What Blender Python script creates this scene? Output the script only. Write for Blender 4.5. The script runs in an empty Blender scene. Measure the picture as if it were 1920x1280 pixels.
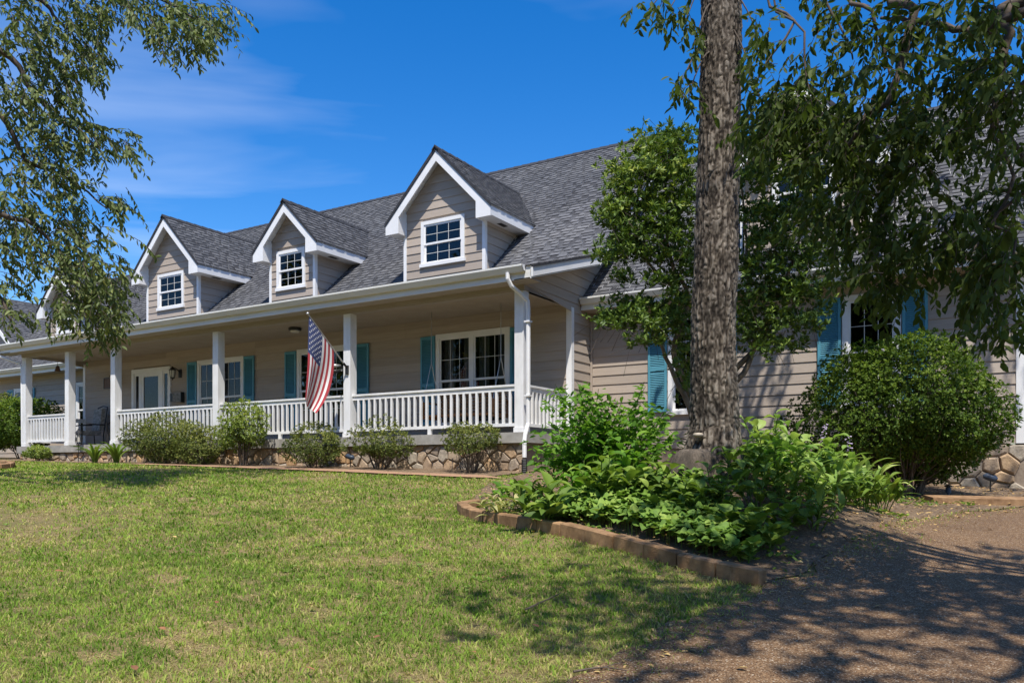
import bpy, math, random
import numpy as np
from mathutils import Vector, Matrix
from mathutils.geometry import delaunay_2d_cdt
sc = bpy.context.scene
col = sc.collection
rs = np.random.RandomState(7); random.seed(7)

# ------------------------------------------------------------------ camera, sky, sun, exposure
F_PX, CX, YH, CZ = 1526.83, 960.0, 882.0, 1.6
TH = math.radians(31.62)
cd = bpy.data.cameras.new('camera'); cam = bpy.data.objects.new('camera', cd); col.objects.link(cam)
cam.location = (0, 0, CZ); cam.rotation_euler = (math.pi/2, 0, TH)
cd.sensor_width = 36.0; cd.lens = F_PX/1920*36; cd.shift_y = (YH-640)/1920
cd.clip_start = 0.05; cd.clip_end = 3000
sc.camera = cam

SUN_TRAVEL = Vector((-0.60, 1.0, -2.2)).normalized()
sun_el = math.asin(-SUN_TRAVEL.z)
sun_rot = math.atan2(-SUN_TRAVEL.x, -SUN_TRAVEL.y)
w = bpy.data.worlds.new('World'); sc.world = w; w.use_nodes = True
nt = w.node_tree; nt.nodes.clear()
def wn(t, **k):
    n = nt.nodes.new(t)
    for a, b in k.items(): setattr(n, a, b)
    return n
sky = wn('ShaderNodeTexSky', sky_type='NISHITA', sun_disc=False)
sky.sun_elevation = sun_el; sky.sun_rotation = sun_rot
sky.altitude = 300; sky.air_density = 1.0; sky.dust_density = 0.6; sky.ozone_density = 2.2
hs = wn('ShaderNodeHueSaturation'); hs.inputs['Hue'].default_value = 0.508; hs.inputs['Saturation'].default_value = 1.45
tc = wn('ShaderNodeTexCoord'); sep = wn('ShaderNodeSeparateXYZ')
nt.links.new(tc.outputs['Generated'], sep.inputs[0])
# thin high cirrus: noise on the plane of the cloud layer (direction / height)
zc = wn('ShaderNodeMath', operation='MAXIMUM'); zc.inputs[1].default_value = 0.04
nt.links.new(sep.outputs['Z'], zc.inputs[0])
dv = wn('ShaderNodeVectorMath', operation='DIVIDE'); cmb = wn('ShaderNodeCombineXYZ')
for i in range(3): nt.links.new(zc.outputs[0], cmb.inputs[i])
nt.links.new(tc.outputs['Generated'], dv.inputs[0]); nt.links.new(cmb.outputs[0], dv.inputs[1])
CLX, CLY = 10.97, 1.3
mp = wn('ShaderNodeMapping'); mp.inputs['Scale'].default_value = (0.5, 1.15, 0)
mp.inputs['Location'].default_value = (CLX, CLY, 0)
mp0 = wn('ShaderNodeMapping'); mp0.inputs['Rotation'].default_value = (0, 0, math.radians(-42))
nt.links.new(dv.outputs[0], mp0.inputs[0]); nt.links.new(mp0.outputs[0], mp.inputs[0])
nz = wn('ShaderNodeTexNoise'); nz.inputs['Scale'].default_value = 1.1; nz.inputs['Detail'].default_value = 5; nz.inputs['Roughness'].default_value = 0.5; nz.inputs['Distortion'].default_value = 0.35
nt.links.new(mp.outputs[0], nz.inputs['Vector'])
cr = wn('ShaderNodeValToRGB'); cr.color_ramp.elements[0].position = 0.50; cr.color_ramp.elements[1].position = 0.9
cr.color_ramp.elements[1].color = (0.34, 0.34, 0.34, 1)
nt.links.new(nz.outputs['Fac'], cr.inputs[0])
mixc = wn('ShaderNodeMix', data_type='RGBA')
nt.links.new(cr.outputs[0], mixc.inputs['Factor']); nt.links.new(sky.outputs[0], hs.inputs['Color'])
nt.links.new(hs.outputs[0], mixc.inputs['A']); mixc.inputs['B'].default_value = (6.5, 6.9, 7.4, 1)
bg = wn('ShaderNodeBackground'); bg.inputs['Strength'].default_value = 0.135
nt.links.new(mixc.outputs['Result'], bg.inputs['Color'])
wo = wn('ShaderNodeOutputWorld'); nt.links.new(bg.outputs[0], wo.inputs['Surface'])

sd = bpy.data.lights.new('sun', 'SUN'); sd.energy = 4.2; sd.angle = math.radians(0.55); sd.color = (1.0, 0.955, 0.88)
sun = bpy.data.objects.new('sun', sd); col.objects.link(sun)
sun.rotation_euler = SUN_TRAVEL.to_track_quat('-Z', 'Y').to_euler(); sun.location = (10, -15, 30)

vs = sc.view_settings
vs.view_transform = 'Standard'; vs.look = 'None'; vs.gamma = 1.0; vs.use_curve_mapping = False; vs.exposure = 0.6
sc.cycles.max_bounces = 6; sc.cycles.transparent_max_bounces = 12

# ------------------------------------------------------------------ pixel -> direction helpers (photo pixels, 1920 wide)
RV = np.array([math.cos(TH), math.sin(TH), 0]); FV = np.array([-math.sin(TH), math.cos(TH), 0]); UV = np.array([0, 0, 1.0])
def ray(x, y): return FV + RV*(x-CX)/F_PX + UV*(YH-y)/F_PX
def P(x, y, d): return np.array([0, 0, CZ]) + d*ray(x, y)
def onY(x, y, v):
    r = ray(x, y); return np.array([0, 0, CZ]) + r*(v/r[1])
def onX(x, y, v):
    r = ray(x, y); return np.array([0, 0, CZ]) + r*(v/r[0])

# ------------------------------------------------------------------ materials
M = {}
def new_mat(name):
    m = bpy.data.materials.new(name); m.use_nodes = True; n = m.node_tree; n.nodes.clear()
    out = n.nodes.new('ShaderNodeOutputMaterial'); b = n.nodes.new('ShaderNodeBsdfPrincipled')
    n.links.new(b.outputs[0], out.inputs['Surface']); M[name] = m
    return m, n, b, out
def ramp(n, fac, stops):
    r = n.nodes.new('ShaderNodeValToRGB'); e = r.color_ramp.elements
    while len(e) < len(stops): e.new(0.5)
    for k, (p, c) in enumerate(stops): e[k].position = p; e[k].color = (*c, 1)
    n.links.new(fac, r.inputs[0]); return r.outputs[0]
def noise(n, scale, detail=4, rough=0.55, vec=None, mapscale=None, kind='Object', dist=0.0):
    t = n.nodes.new('ShaderNodeTexNoise'); t.inputs['Scale'].default_value = scale; t.inputs['Detail'].default_value = detail
    t.inputs['Roughness'].default_value = rough; t.inputs['Distortion'].default_value = dist
    if vec is None:
        c = n.nodes.new('ShaderNodeTexCoord'); vec = c.outputs[kind]
    if mapscale:
        m = n.nodes.new('ShaderNodeMapping'); m.inputs['Scale'].default_value = mapscale; n.links.new(vec, m.inputs[0]); vec = m.outputs[0]
    n.links.new(vec, t.inputs['Vector']); return t.outputs['Fac']
def geo_pos(n): return n.nodes.new('ShaderNodeNewGeometry').outputs['Position']
def bump(n, b, h, strength=0.3, dist=0.01):
    k = n.nodes.new('ShaderNodeBump'); k.inputs['Strength'].default_value = strength; k.inputs['Distance'].default_value = dist
    n.links.new(h, k.inputs['Height']); n.links.new(k.outputs[0], b.inputs['Normal'])
def mixcol(n, fac, a, bcol, mode='MIX'):
    x = n.nodes.new('ShaderNodeMix'); x.data_type = 'RGBA'; x.blend_type = mode
    if isinstance(fac, (int, float)): x.inputs['Factor'].default_value = fac
    else: n.links.new(fac, x.inputs['Factor'])
    for s, v in (('A', a), ('B', bcol)):
        if isinstance(v, tuple): x.inputs[s].default_value = (*v, 1)
        else: n.links.new(v, x.inputs[s])
    return x.outputs['Result']
def simple(name, c1, c2, rough=0.6, scale=6, mapscale=None, bumps=0.0, objrand=0.0, metallic=0.0, spec=0.4, bscale=None):
    m, n, b, out = new_mat(name)
    pos = geo_pos(n)
    f = noise(n, scale, 5, 0.6, pos, mapscale)
    c = ramp(n, f, [(0.3, c1), (0.7, c2)])
    if objrand:
        oi = n.nodes.new('ShaderNodeObjectInfo')
        mr = n.nodes.new('ShaderNodeMapRange'); mr.inputs['To Min'].default_value = 1-objrand; mr.inputs['To Max'].default_value = 1+objrand
        n.links.new(oi.outputs['Random'], mr.inputs[0])
        vm = n.nodes.new('ShaderNodeVectorMath'); vm.operation = 'SCALE'; n.links.new(c, vm.inputs[0]); n.links.new(mr.outputs[0], vm.inputs['Scale']); c = vm.outputs[0]
    n.links.new(c, b.inputs['Base Color']); b.inputs['Roughness'].default_value = rough; b.inputs['Metallic'].default_value = metallic
    b.inputs['Specular IOR Level'].default_value = spec
    if bumps: bump(n, b, noise(n, bscale or scale*3, 5, 0.65, pos, mapscale), bumps, 0.01)
    return m
simple('siding', (0.36, 0.297, 0.24), (0.42, 0.35, 0.286), 0.7, 3, (0.6, 0.6, 9), 0.2, 0.10)
simple('taupe', (0.33, 0.285, 0.24), (0.38, 0.33, 0.28), 0.7, 3, (0.5, 0.5, 5), 0.08)
simple('ceiling_paint', (0.34, 0.275, 0.21), (0.39, 0.32, 0.245), 0.7, 3)
simple('white', (0.74, 0.73, 0.71), (0.82, 0.81, 0.80), 0.5, 2.2, None, 0.05)
simple('old_white', (0.66, 0.65, 0.62), (0.82, 0.81, 0.80), 0.55, 5, (1, 1, 0.35), 0.1)
simple('gutter_paint', (0.62, 0.61, 0.57), (0.74, 0.73, 0.69), 0.4, 3, (0.3, 1, 3), 0.03)
simple('teal', (0.075, 0.26, 0.34), (0.10, 0.31, 0.40), 0.5, 4, None, 0.05)
simple('concrete', (0.24, 0.225, 0.20), (0.40, 0.38, 0.345), 0.9, 4, None, 0.3, 0, 0, 0.2, 60)
simple('mortar', (0.22, 0.17, 0.13), (0.32, 0.26, 0.20), 0.95, 20, None, 0.4, 0, 0, 0.1)
simple('black_metal', (0.012, 0.012, 0.013), (0.03, 0.03, 0.03), 0.45, 10, None, 0.05)
simple('dark_edge', (0.018, 0.019, 0.022), (0.04, 0.04, 0.045), 0.85, 10)
simple('steel', (0.45, 0.44, 0.42), (0.6, 0.59, 0.57), 0.4, 10, None, 0.0, 0, 0.7)
simple('swing_wood', (0.20, 0.085, 0.03), (0.34, 0.16, 0.06), 0.55, 8, (8, 1, 1), 0.1, 0.12)
simple('brown_wood', (0.10, 0.05, 0.025), (0.16, 0.08, 0.04), 0.6, 8)
simple('cushion', (0.10, 0.095, 0.08), (0.42, 0.40, 0.36), 0.9, 14, None, 0.1)
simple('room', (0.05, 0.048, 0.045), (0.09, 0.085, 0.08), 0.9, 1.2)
simple('curtain', (0.55, 0.53, 0.5), (0.68, 0.66, 0.62), 0.9, 6, (14, 14, 0.4), 0.2)
simple('flag_red', (0.34, 0.035, 0.045), (0.42, 0.05, 0.06), 0.8, 8)
simple('flag_white', (0.72, 0.70, 0.68), (0.80, 0.78, 0.76), 0.8, 8)
simple('flag_blue', (0.045, 0.06, 0.15), (0.06, 0.08, 0.19), 0.8, 8)
simple('block', (0.16, 0.09, 0.045), (0.38, 0.235, 0.125), 0.92, 7, None, 0.6, 0.18, 0, 0.15, 70)
simple('path_gravel', (0.27, 0.155, 0.09), (0.42, 0.265, 0.17), 0.95, 40, None, 0.8, 0, 0, 0.1, 60)
simple('twig_bark', (0.06, 0.045, 0.033), (0.13, 0.10, 0.075), 0.9, 20, (1, 1, 0.4), 0.5)
simple('magnolia_bark', (0.12, 0.085, 0.055), (0.24, 0.18, 0.12), 0.9, 12, (1, 1, 0.5), 0.4)
simple('blue_grey_plastic', (0.03, 0.045, 0.075), (0.06, 0.08, 0.12), 0.45, 10)
simple('lamp_glass', (0.55, 0.52, 0.44), (0.7, 0.66, 0.58), 0.2, 10)
simple('straw_leaf', (0.42, 0.24, 0.08), (0.55, 0.40, 0.16), 0.8, 30, None, 0.1, 0.35)
simple('red_leaf', (0.20, 0.08, 0.035), (0.30, 0.14, 0.06), 0.8, 30, None, 0.1, 0.3)
simple('fungus', (0.32, 0.26, 0.19), (0.46, 0.39, 0.30), 0.8, 14, None, 0.2)
simple('flower', (0.45, 0.33, 0.50), (0.62, 0.52, 0.66), 0.8, 30)

def glass_mat():
    m, n, b, out = new_mat('glass'); n.nodes.remove(b)
    t = n.nodes.new('ShaderNodeBsdfTransparent'); t.inputs[0].default_value = (0.6, 0.62, 0.61, 1)
    g = n.nodes.new('ShaderNodeBsdfGlossy'); g.inputs['Roughness'].default_value = 0.02; g.inputs['Color'].default_value = (0.9, 0.92, 0.95, 1)
    fr = n.nodes.new('ShaderNodeFresnel'); fr.inputs['IOR'].default_value = 1.38
    bp = n.nodes.new('ShaderNodeBump'); bp.inputs['Strength'].default_value = 0.04; bp.inputs['Distance'].default_value = 0.02
    n.links.new(noise(n, 1.6, 2, 0.5, geo_pos(n)), bp.inputs['Height'])
    n.links.new(bp.outputs[0], g.inputs['Normal'])
    x = n.nodes.new('ShaderNodeMixShader'); n.links.new(fr.outputs[0], x.inputs[0]); n.links.new(t.outputs[0], x.inputs[1]); n.links.new(g.outputs[0], x.inputs[2])
    n.links.new(x.outputs[0], out.inputs['Surface'])
glass_mat()

def shingle_mat():
    m, n, b, out = new_mat('shingle')
    a = n.nodes.new('ShaderNodeAttribute'); a.attribute_name = 'rnd'
    c = ramp(n, a.outputs['Fac'], [(0.0, (0.05, 0.05, 0.054)), (0.35, (0.10, 0.101, 0.107)), (0.7, (0.155, 0.156, 0.163)), (1.0, (0.21, 0.208, 0.212))])
    sp = noise(n, 220, 2, 0.7, geo_pos(n)); c2 = mixcol(n, 0.6, c, ramp(n, sp, [(0.35, (0.35, 0.35, 0.36)), (0.65, (1.35, 1.33, 1.3))]), 'MULTIPLY')
    big = noise(n, 0.8, 3, 0.5, geo_pos(n)); c3 = mixcol(n, 0.5, c2, ramp(n, big, [(0.35, (0.75, 0.76, 0.8)), (0.65, (1.15, 1.13, 1.1))]), 'MULTIPLY')
    n.links.new(c3, b.inputs['Base Color']); b.inputs['Roughness'].default_value = 0.9; b.inputs['Specular IOR Level'].default_value = 0.25
    bump(n, b, sp, 0.5, 0.004)
shingle_mat()

def stone_mat():
    m, n, b, out = new_mat('stone')
    oi = n.nodes.new('ShaderNodeObjectInfo')
    c = ramp(n, oi.outputs['Random'], [(0.0, (0.32, 0.23, 0.155)), (0.3, (0.42, 0.33, 0.245)), (0.55, (0.46, 0.30, 0.165)), (0.75, (0.40, 0.355, 0.295)), (1.0, (0.30, 0.24, 0.19))])
    f = noise(n, 9, 6, 0.65, geo_pos(n), None, dist=0.6)
    c = mixcol(n, 0.75, c, ramp(n, f, [(0.3, (0.5, 0.46, 0.42)), (0.7, (1.35, 1.3, 1.2))]), 'MULTIPLY')
    n.links.new(c, b.inputs['Base Color']); b.inputs['Roughness'].default_value = 0.9; b.inputs['Specular IOR Level'].default_value = 0.2
    bump(n, b, noise(n, 25, 6, 0.7, geo_pos(n)), 0.6, 0.02)
stone_mat()

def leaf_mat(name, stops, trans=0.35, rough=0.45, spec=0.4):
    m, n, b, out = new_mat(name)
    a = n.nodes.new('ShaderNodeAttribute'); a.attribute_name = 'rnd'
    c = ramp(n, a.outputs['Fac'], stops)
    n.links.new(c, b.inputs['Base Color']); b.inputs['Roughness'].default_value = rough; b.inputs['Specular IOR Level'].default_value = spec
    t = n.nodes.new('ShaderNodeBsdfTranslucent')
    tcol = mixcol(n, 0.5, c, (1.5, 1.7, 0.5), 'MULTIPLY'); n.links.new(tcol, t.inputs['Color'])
    x = n.nodes.new('ShaderNodeMixShader'); x.inputs[0].default_value = trans
    n.links.new(b.outputs[0], x.inputs[1]); n.links.new(t.outputs[0], x.inputs[2]); n.links.new(x.outputs[0], out.inputs['Surface'])
leaf_mat('leaf_left', [(0, (0.07, 0.10, 0.028)), (0.5, (0.13, 0.165, 0.05)), (0.85, (0.22, 0.25, 0.08)), (1, (0.36, 0.33, 0.13))], 0.3, 0.55, 0.25)
leaf_mat('leaf_right', [(0, (0.045, 0.07, 0.014)), (0.5, (0.085, 0.12, 0.024)), (0.93, (0.16, 0.20, 0.04)), (1, (0.5, 0.30, 0.05))], 0.42, 0.6, 0.2)
leaf_mat('leaf_magnolia', [(0, (0.048, 0.09, 0.016)), (0.5, (0.11, 0.175, 0.026)), (0.85, (0.24, 0.31, 0.05)), (1, (0.42, 0.46, 0.10))], 0.22, 0.5, 0.3)
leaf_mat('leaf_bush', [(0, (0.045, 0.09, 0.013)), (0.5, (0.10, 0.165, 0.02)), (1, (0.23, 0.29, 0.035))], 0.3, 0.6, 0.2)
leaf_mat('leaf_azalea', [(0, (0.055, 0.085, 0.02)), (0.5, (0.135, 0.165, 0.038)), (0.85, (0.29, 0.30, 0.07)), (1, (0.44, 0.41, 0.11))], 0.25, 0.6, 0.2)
leaf_mat('leaf_nandina', [(0, (0.103, 0.161, 0.034)), (0.5, (0.230, 0.299, 0.057)), (1, (0.391, 0.414, 0.069))], 0.35, 0.5)
leaf_mat('leaf_bed', [(0, (0.07, 0.13, 0.02)), (0.5, (0.14, 0.22, 0.032)), (1, (0.28, 0.36, 0.06))], 0.3, 0.55, 0.25)
leaf_mat('leaf_weed', [(0, (0.055, 0.14, 0.018)), (0.5, (0.12, 0.25, 0.03)), (1, (0.25, 0.40, 0.05))], 0.4, 0.6, 0.2)
leaf_mat('leaf_violet', [(0, (0.09, 0.17, 0.028)), (0.6, (0.18, 0.295, 0.05)), (1, (0.34, 0.43, 0.09))], 0.25, 0.6, 0.2)
leaf_mat('leaf_lime', [(0, (0.132, 0.228, 0.042)), (0.5, (0.228, 0.348, 0.072)), (1, (0.432, 0.504, 0.144))], 0.35, 0.5)
leaf_mat('leaf_yellowing', [(0, (0.14, 0.20, 0.05)), (0.5, (0.36, 0.36, 0.13)), (1, (0.52, 0.46, 0.20))], 0.3, 0.5)
leaf_mat('grass', [(0, (0.11, 0.195, 0.022)), (0.3, (0.20, 0.31, 0.04)), (0.55, (0.31, 0.39, 0.07)), (0.78, (0.45, 0.39, 0.15)), (1, (0.48, 0.36, 0.20))], 0.35, 0.7, 0.15)

def ground_mats():
    m, n, b, out = new_mat('lawn_soil')
    p = geo_pos(n)
    f = noise(n, 1.1, 6, 0.65, p); g = noise(n, 45, 4, 0.7, p)
    c = ramp(n, f, [(0.3, (0.13, 0.125, 0.045)), (0.52, (0.20, 0.16, 0.075)), (0.7, (0.30, 0.21, 0.115))])
    c = mixcol(n, 0.8, c, ramp(n, g, [(0.3, (0.45, 0.45, 0.42)), (0.7, (1.4, 1.38, 1.3))]), 'MULTIPLY')
    n.links.new(c, b.inputs['Base Color']); b.inputs['Roughness'].default_value = 0.95; b.inputs['Specular IOR Level'].default_value = 0.1
    bump(n, b, g, 0.8, 0.03)
    m, n, b, out = new_mat('driveway_aggregate')
    p = geo_pos(n)
    v = n.nodes.new('ShaderNodeTexVoronoi'); v.inputs['Scale'].default_value = 130; n.links.new(p, v.inputs['Vector'])
    sepc = n.nodes.new('ShaderNodeSeparateColor'); n.links.new(v.outputs['Color'], sepc.inputs[0])
    c = ramp(n, sepc.outputs[0], [(0.0, (0.055, 0.029, 0.013)), (0.35, (0.13, 0.071, 0.033)), (0.65, (0.20, 0.118, 0.059)), (0.93, (0.28, 0.19, 0.108)), (1.0, (0.46, 0.39, 0.30))])
    f = noise(n, 1.3, 5, 0.6, p)
    c = mixcol(n, 0.7, c, ramp(n, f, [(0.3, (0.72, 0.70, 0.70)), (0.7, (1.2, 1.18, 1.12))]), 'MULTIPLY')
    n.links.new(c, b.inputs['Base Color']); b.inputs['Roughness'].default_value = 0.85; b.inputs['Specular IOR Level'].default_value = 0.3
    iv = n.nodes.new('ShaderNodeMath'); iv.operation = 'SUBTRACT'; iv.inputs[0].default_value = 1; n.links.new(v.outputs['Distance'], iv.inputs[1])
    bump(n, b, iv.outputs[0], 0.7, 0.008)
    m, n, b, out = new_mat('mulch')
    p = geo_pos(n)
    f = noise(n, 30, 6, 0.75, p, (1, 1, 1), dist=1.2); g = noise(n, 1.5, 4, 0.6, p)
    c = ramp(n, f, [(0.3, (0.10, 0.068, 0.044)), (0.52, (0.25, 0.18, 0.12)), (0.75, (0.46, 0.36, 0.25))])
    c = mixcol(n, 0.7, c, ramp(n, g, [(0.35, (0.7, 0.66, 0.62)), (0.65, (1.25, 1.2, 1.15))]), 'MULTIPLY')
    n.links.new(c, b.inputs['Base Color']); b.inputs['Roughness'].default_value = 0.95; b.inputs['Specular IOR Level'].default_value = 0.1
    bump(n, b, f, 1.0, 0.04)
    m, n, b, out = new_mat('oak_bark')
    p = geo_pos(n)
    a = n.nodes.new('ShaderNodeAttribute'); a.attribute_name = 'rnd'
    f = noise(n, 26, 6, 0.7, p, (1, 1, 0.3), dist=0.8); g = noise(n, 3.0, 4, 0.6, p)
    c = ramp(n, a.outputs['Fac'], [(0.2, (0.028, 0.023, 0.019)), (0.55, (0.11, 0.092, 0.074)), (0.95, (0.25, 0.22, 0.185))])
    c = mixcol(n, 0.8, c, ramp(n, f, [(0.3, (0.5, 0.48, 0.46)), (0.7, (1.4, 1.35, 1.3))]), 'MULTIPLY')
    c = mixcol(n, 0.6, c, ramp(n, g, [(0.33, (0.55, 0.58, 0.6)), (0.5, (1.0, 0.98, 0.95)), (0.68, (1.5, 1.5, 1.42))]), 'MULTIPLY')
    n.links.new(c, b.inputs['Base Color']); b.inputs['Roughness'].default_value = 0.95; b.inputs['Specular IOR Level'].default_value = 0.15
    bump(n, b, f, 0.8, 0.02)
ground_mats()

# ------------------------------------------------------------------ mesh helpers
ROOT_LOC = {}
def link_mesh(name, V, Fc, mat, parent=None, rnd=None, smooth=False, center=True, mats=None, mat_idx=None):
    V = np.asarray(V, float)
    c = (V.min(0)+V.max(0))/2 if center else np.zeros(3)
    if center and parent is None: c[2] = V[:, 2].min()
    me = bpy.data.meshes.new(name)
    if isinstance(Fc, np.ndarray):
        n, k = Fc.shape
        me.vertices.add(len(V)); me.vertices.foreach_set('co', (V-c).astype(np.float32).ravel())
        me.loops.add(n*k); me.loops.foreach_set('vertex_index', Fc.astype(np.int32).ravel())
        me.polygons.add(n); me.polygons.foreach_set('loop_start', np.arange(0, n*k, k, dtype=np.int32))
        me.update(calc_edges=True); me.validate()
    else:
        me.from_pydata((V-c).tolist(), [], Fc); me.update()
    for mm in (mats or [mat]): me.materials.append(M[mm])
    if mat_idx is not None: me.polygons.foreach_set('material_index', np.asarray(mat_idx, np.int32))
    if rnd is not None:
        at = me.attributes.new('rnd', 'FLOAT', 'FACE'); at.data.foreach_set('value', np.asarray(rnd, np.float32))
    if smooth: me.polygons.foreach_set('use_smooth', [True]*len(me.polygons))
    o = bpy.data.objects.new(name, me); col.objects.link(o); o.location = c
    if parent is not None: set_parent(o, parent, c)
    else: ROOT_LOC[o.name] = Vector(c)
    return o
def world_loc(o): return ROOT_LOC[o.name]
def set_parent(o, parent, wl):
    pl = ROOT_LOC[parent.name]; o.parent = parent; o.location = Vector(wl)-pl; ROOT_LOC[o.name] = Vector(wl)
def empty(name, loc, label, cat, group=None, parent=None):
    o = bpy.data.objects.new(name, None); col.objects.link(o); o.empty_display_size = 0.2
    o.location = loc; ROOT_LOC[o.name] = Vector(loc)
    if parent is not None: set_parent(o, parent, loc)
    else: tag(o, label, cat, group)
    return o
def tag(o, label=None, cat=None, group=None, kind=None):
    if label: o['label'] = label
    if cat: o['category'] = cat
    if group: o['group'] = group
    if kind: o['kind'] = kind
    return o
class MB:
    def __init__(s): s.v = []; s.f = []
    def add(s, V, Fc):
        b = len(s.v); s.v += [tuple(p) for p in V]; s.f += [tuple(i+b for i in q) for q in Fc]; return s
    def box(s, x0, x1, y0, y1, z0, z1):
        return s.add([(x0,y0,z0),(x1,y0,z0),(x1,y1,z0),(x0,y1,z0),(x0,y0,z1),(x1,y0,z1),(x1,y1,z1),(x0,y1,z1)],
                     [(3,2,1,0),(4,5,6,7),(0,1,5,4),(1,2,6,5),(2,3,7,6),(3,0,4,7)])
    def hexa(s, V): return s.add(V, [(3,2,1,0),(4,5,6,7),(0,1,5,4),(1,2,6,5),(2,3,7,6),(3,0,4,7)])
    def prism(s, poly, ext):     # poly: list of 3D points (planar), ext: 3D vector
        n = len(poly); A = [np.array(p, float) for p in poly]; B = [p+np.array(ext) for p in A]
        return s.add(A+B, [tuple(range(n))[::-1], tuple(range(n, 2*n))]+[(i, (i+1) % n, (i+1) % n+n, i+n) for i in range(n)])
    def tube(s, pts, radii, k=6, caps=True):
        pts = [np.array(p, float) for p in pts]
        if isinstance(radii, (int, float)): radii = [radii]*len(pts)
        V = []; prev = None
        for i, p in enumerate(pts):
            t = pts[min(i+1, len(pts)-1)]-pts[max(i-1, 0)]; t = t/(np.linalg.norm(t)+1e-9)
            if prev is None:
                a = np.array([0, 0, 1.0]) if abs(t[2]) < 0.9 else np.array([1.0, 0, 0]); prev = np.cross(t, a)
            u = prev-t*(prev@t); u /= np.linalg.norm(u)+1e-9; prev = u; wv = np.cross(t, u)
            for j in range(k):
                an = 2*math.pi*j/k; V.append(p+radii[i]*(math.cos(an)*u+math.sin(an)*wv))
        Fc = [(i*k+j, i*k+(j+1) % k, (i+1)*k+(j+1) % k, (i+1)*k+j) for i in range(len(pts)-1) for j in range(k)]
        if caps: Fc += [tuple(range(k))[::-1], tuple((len(pts)-1)*k+j for j in range(k))]
        return s.add(V, Fc)
    def lathe(s, c, prof, k=12):  # prof list of (r,z) relative to c
        V = [(c[0]+r*math.cos(2*math.pi*j/k), c[1]+r*math.sin(2*math.pi*j/k), c[2]+z) for r, z in prof for j in range(k)]
        Fc = [(i*k+j, i*k+(j+1) % k, (i+1)*k+(j+1) % k, (i+1)*k+j) for i in range(len(prof)-1) for j in range(k)]
        Fc += [tuple(range(k))[::-1], tuple((len(prof)-1)*k+j for j in range(k))]
        return s.add(V, Fc)
    def build(s, name, mat, parent=None, smooth=False, rnd=None):
        return link_mesh(name, s.v, s.f, mat, parent, smooth=smooth, rnd=rnd)

def vnoise(x, y, seed=0):
    x = np.asarray(x, float); y = np.asarray(y, float)
    xi = np.floor(x).astype(int); yi = np.floor(y).astype(int); xf = x-xi; yf = y-yi
    def h(a, b):
        n = (a*374761393+b*668265263+seed*982451653) & 0x7fffffff
        n = (n ^ (n >> 13))*1274126177 & 0x7fffffff
        return ((n ^ (n >> 16)) & 0xffff)/65535.0
    u = xf*xf*(3-2*xf); v = yf*yf*(3-2*yf)
    return (h(xi, yi)*(1-u)+h(xi+1, yi)*u)*(1-v)+(h(xi, yi+1)*(1-u)+h(xi+1, yi+1)*u)*v
def fbm(x, y, o=4, seed=0):
    s = 0; a = 0.5; t = 0
    for k in range(o): s = s+a*vnoise(x*2**k, y*2**k, seed+k*17); t += a; a *= 0.5
    return s/t

# ------------------------------------------------------------------ ground height
CTRL = np.array([(0,0,0),(-2,4,.44),(-4.7,2.3,.44),(-6.2,8.9,1.06),(-1.84,6.82,.67),(.13,13.4,1.13),(0,16,1.3),(-8.5,12.3,1.49),(-7.9,13.4,1.58),
 (-12.7,12.3,1.62),(-17.5,12.3,1.73),(-26,13.3,1.92),(-16.5,8.3,1.48),(-12,4,.92),(5,3,.1),(8,14,.9),(4,-6,-.5),(-8,-4,-.05),(-20,0,.9),(-36,12,2.1),
 (-35,22,2.2),(0,26,1.9),(16,26,1.5),(20,0,-.4),(-4,16,1.5),(-17,20,1.9)], float)
def tps_k(r2): return np.where(r2 > 1e-9, r2*np.log(r2+1e-12), 0.0)
_n = len(CTRL); _K = tps_k(((CTRL[:, None, :2]-CTRL[None, :, :2])**2).sum(-1)) + np.eye(_n)*0.5
_Pm = np.c_[np.ones(_n), CTRL[:, :2]]
_A = np.block([[_K, _Pm], [_Pm.T, np.zeros((3, 3))]]); _sol = np.linalg.solve(_A, np.r_[CTRL[:, 2], 0, 0, 0])
TRUNK = np.array([-2.92, 9.25])
def gz(x, y):
    x = np.asarray(x, float); y = np.asarray(y, float)
    cxx = np.clip(x, -45, 25); cyy = np.clip(y, -12, 30)
    r2 = (cxx[..., None]-CTRL[:, 0])**2+(cyy[..., None]-CTRL[:, 1])**2
    z = (tps_k(r2)*_sol[:_n]).sum(-1)+_sol[_n]+_sol[_n+1]*cxx+_sol[_n+2]*cyy
    d2 = ((x-TRUNK[0])/1.35)**2+((y-TRUNK[1])/1.35)**2
    z = z+0.68*np.exp(-d2*0.75)
    return z+0.03*(fbm(x*0.8, y*0.8, 3, 5)-0.5)
def gz1(x, y): return float(gz(np.array([x]), np.array([y]))[0])

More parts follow.
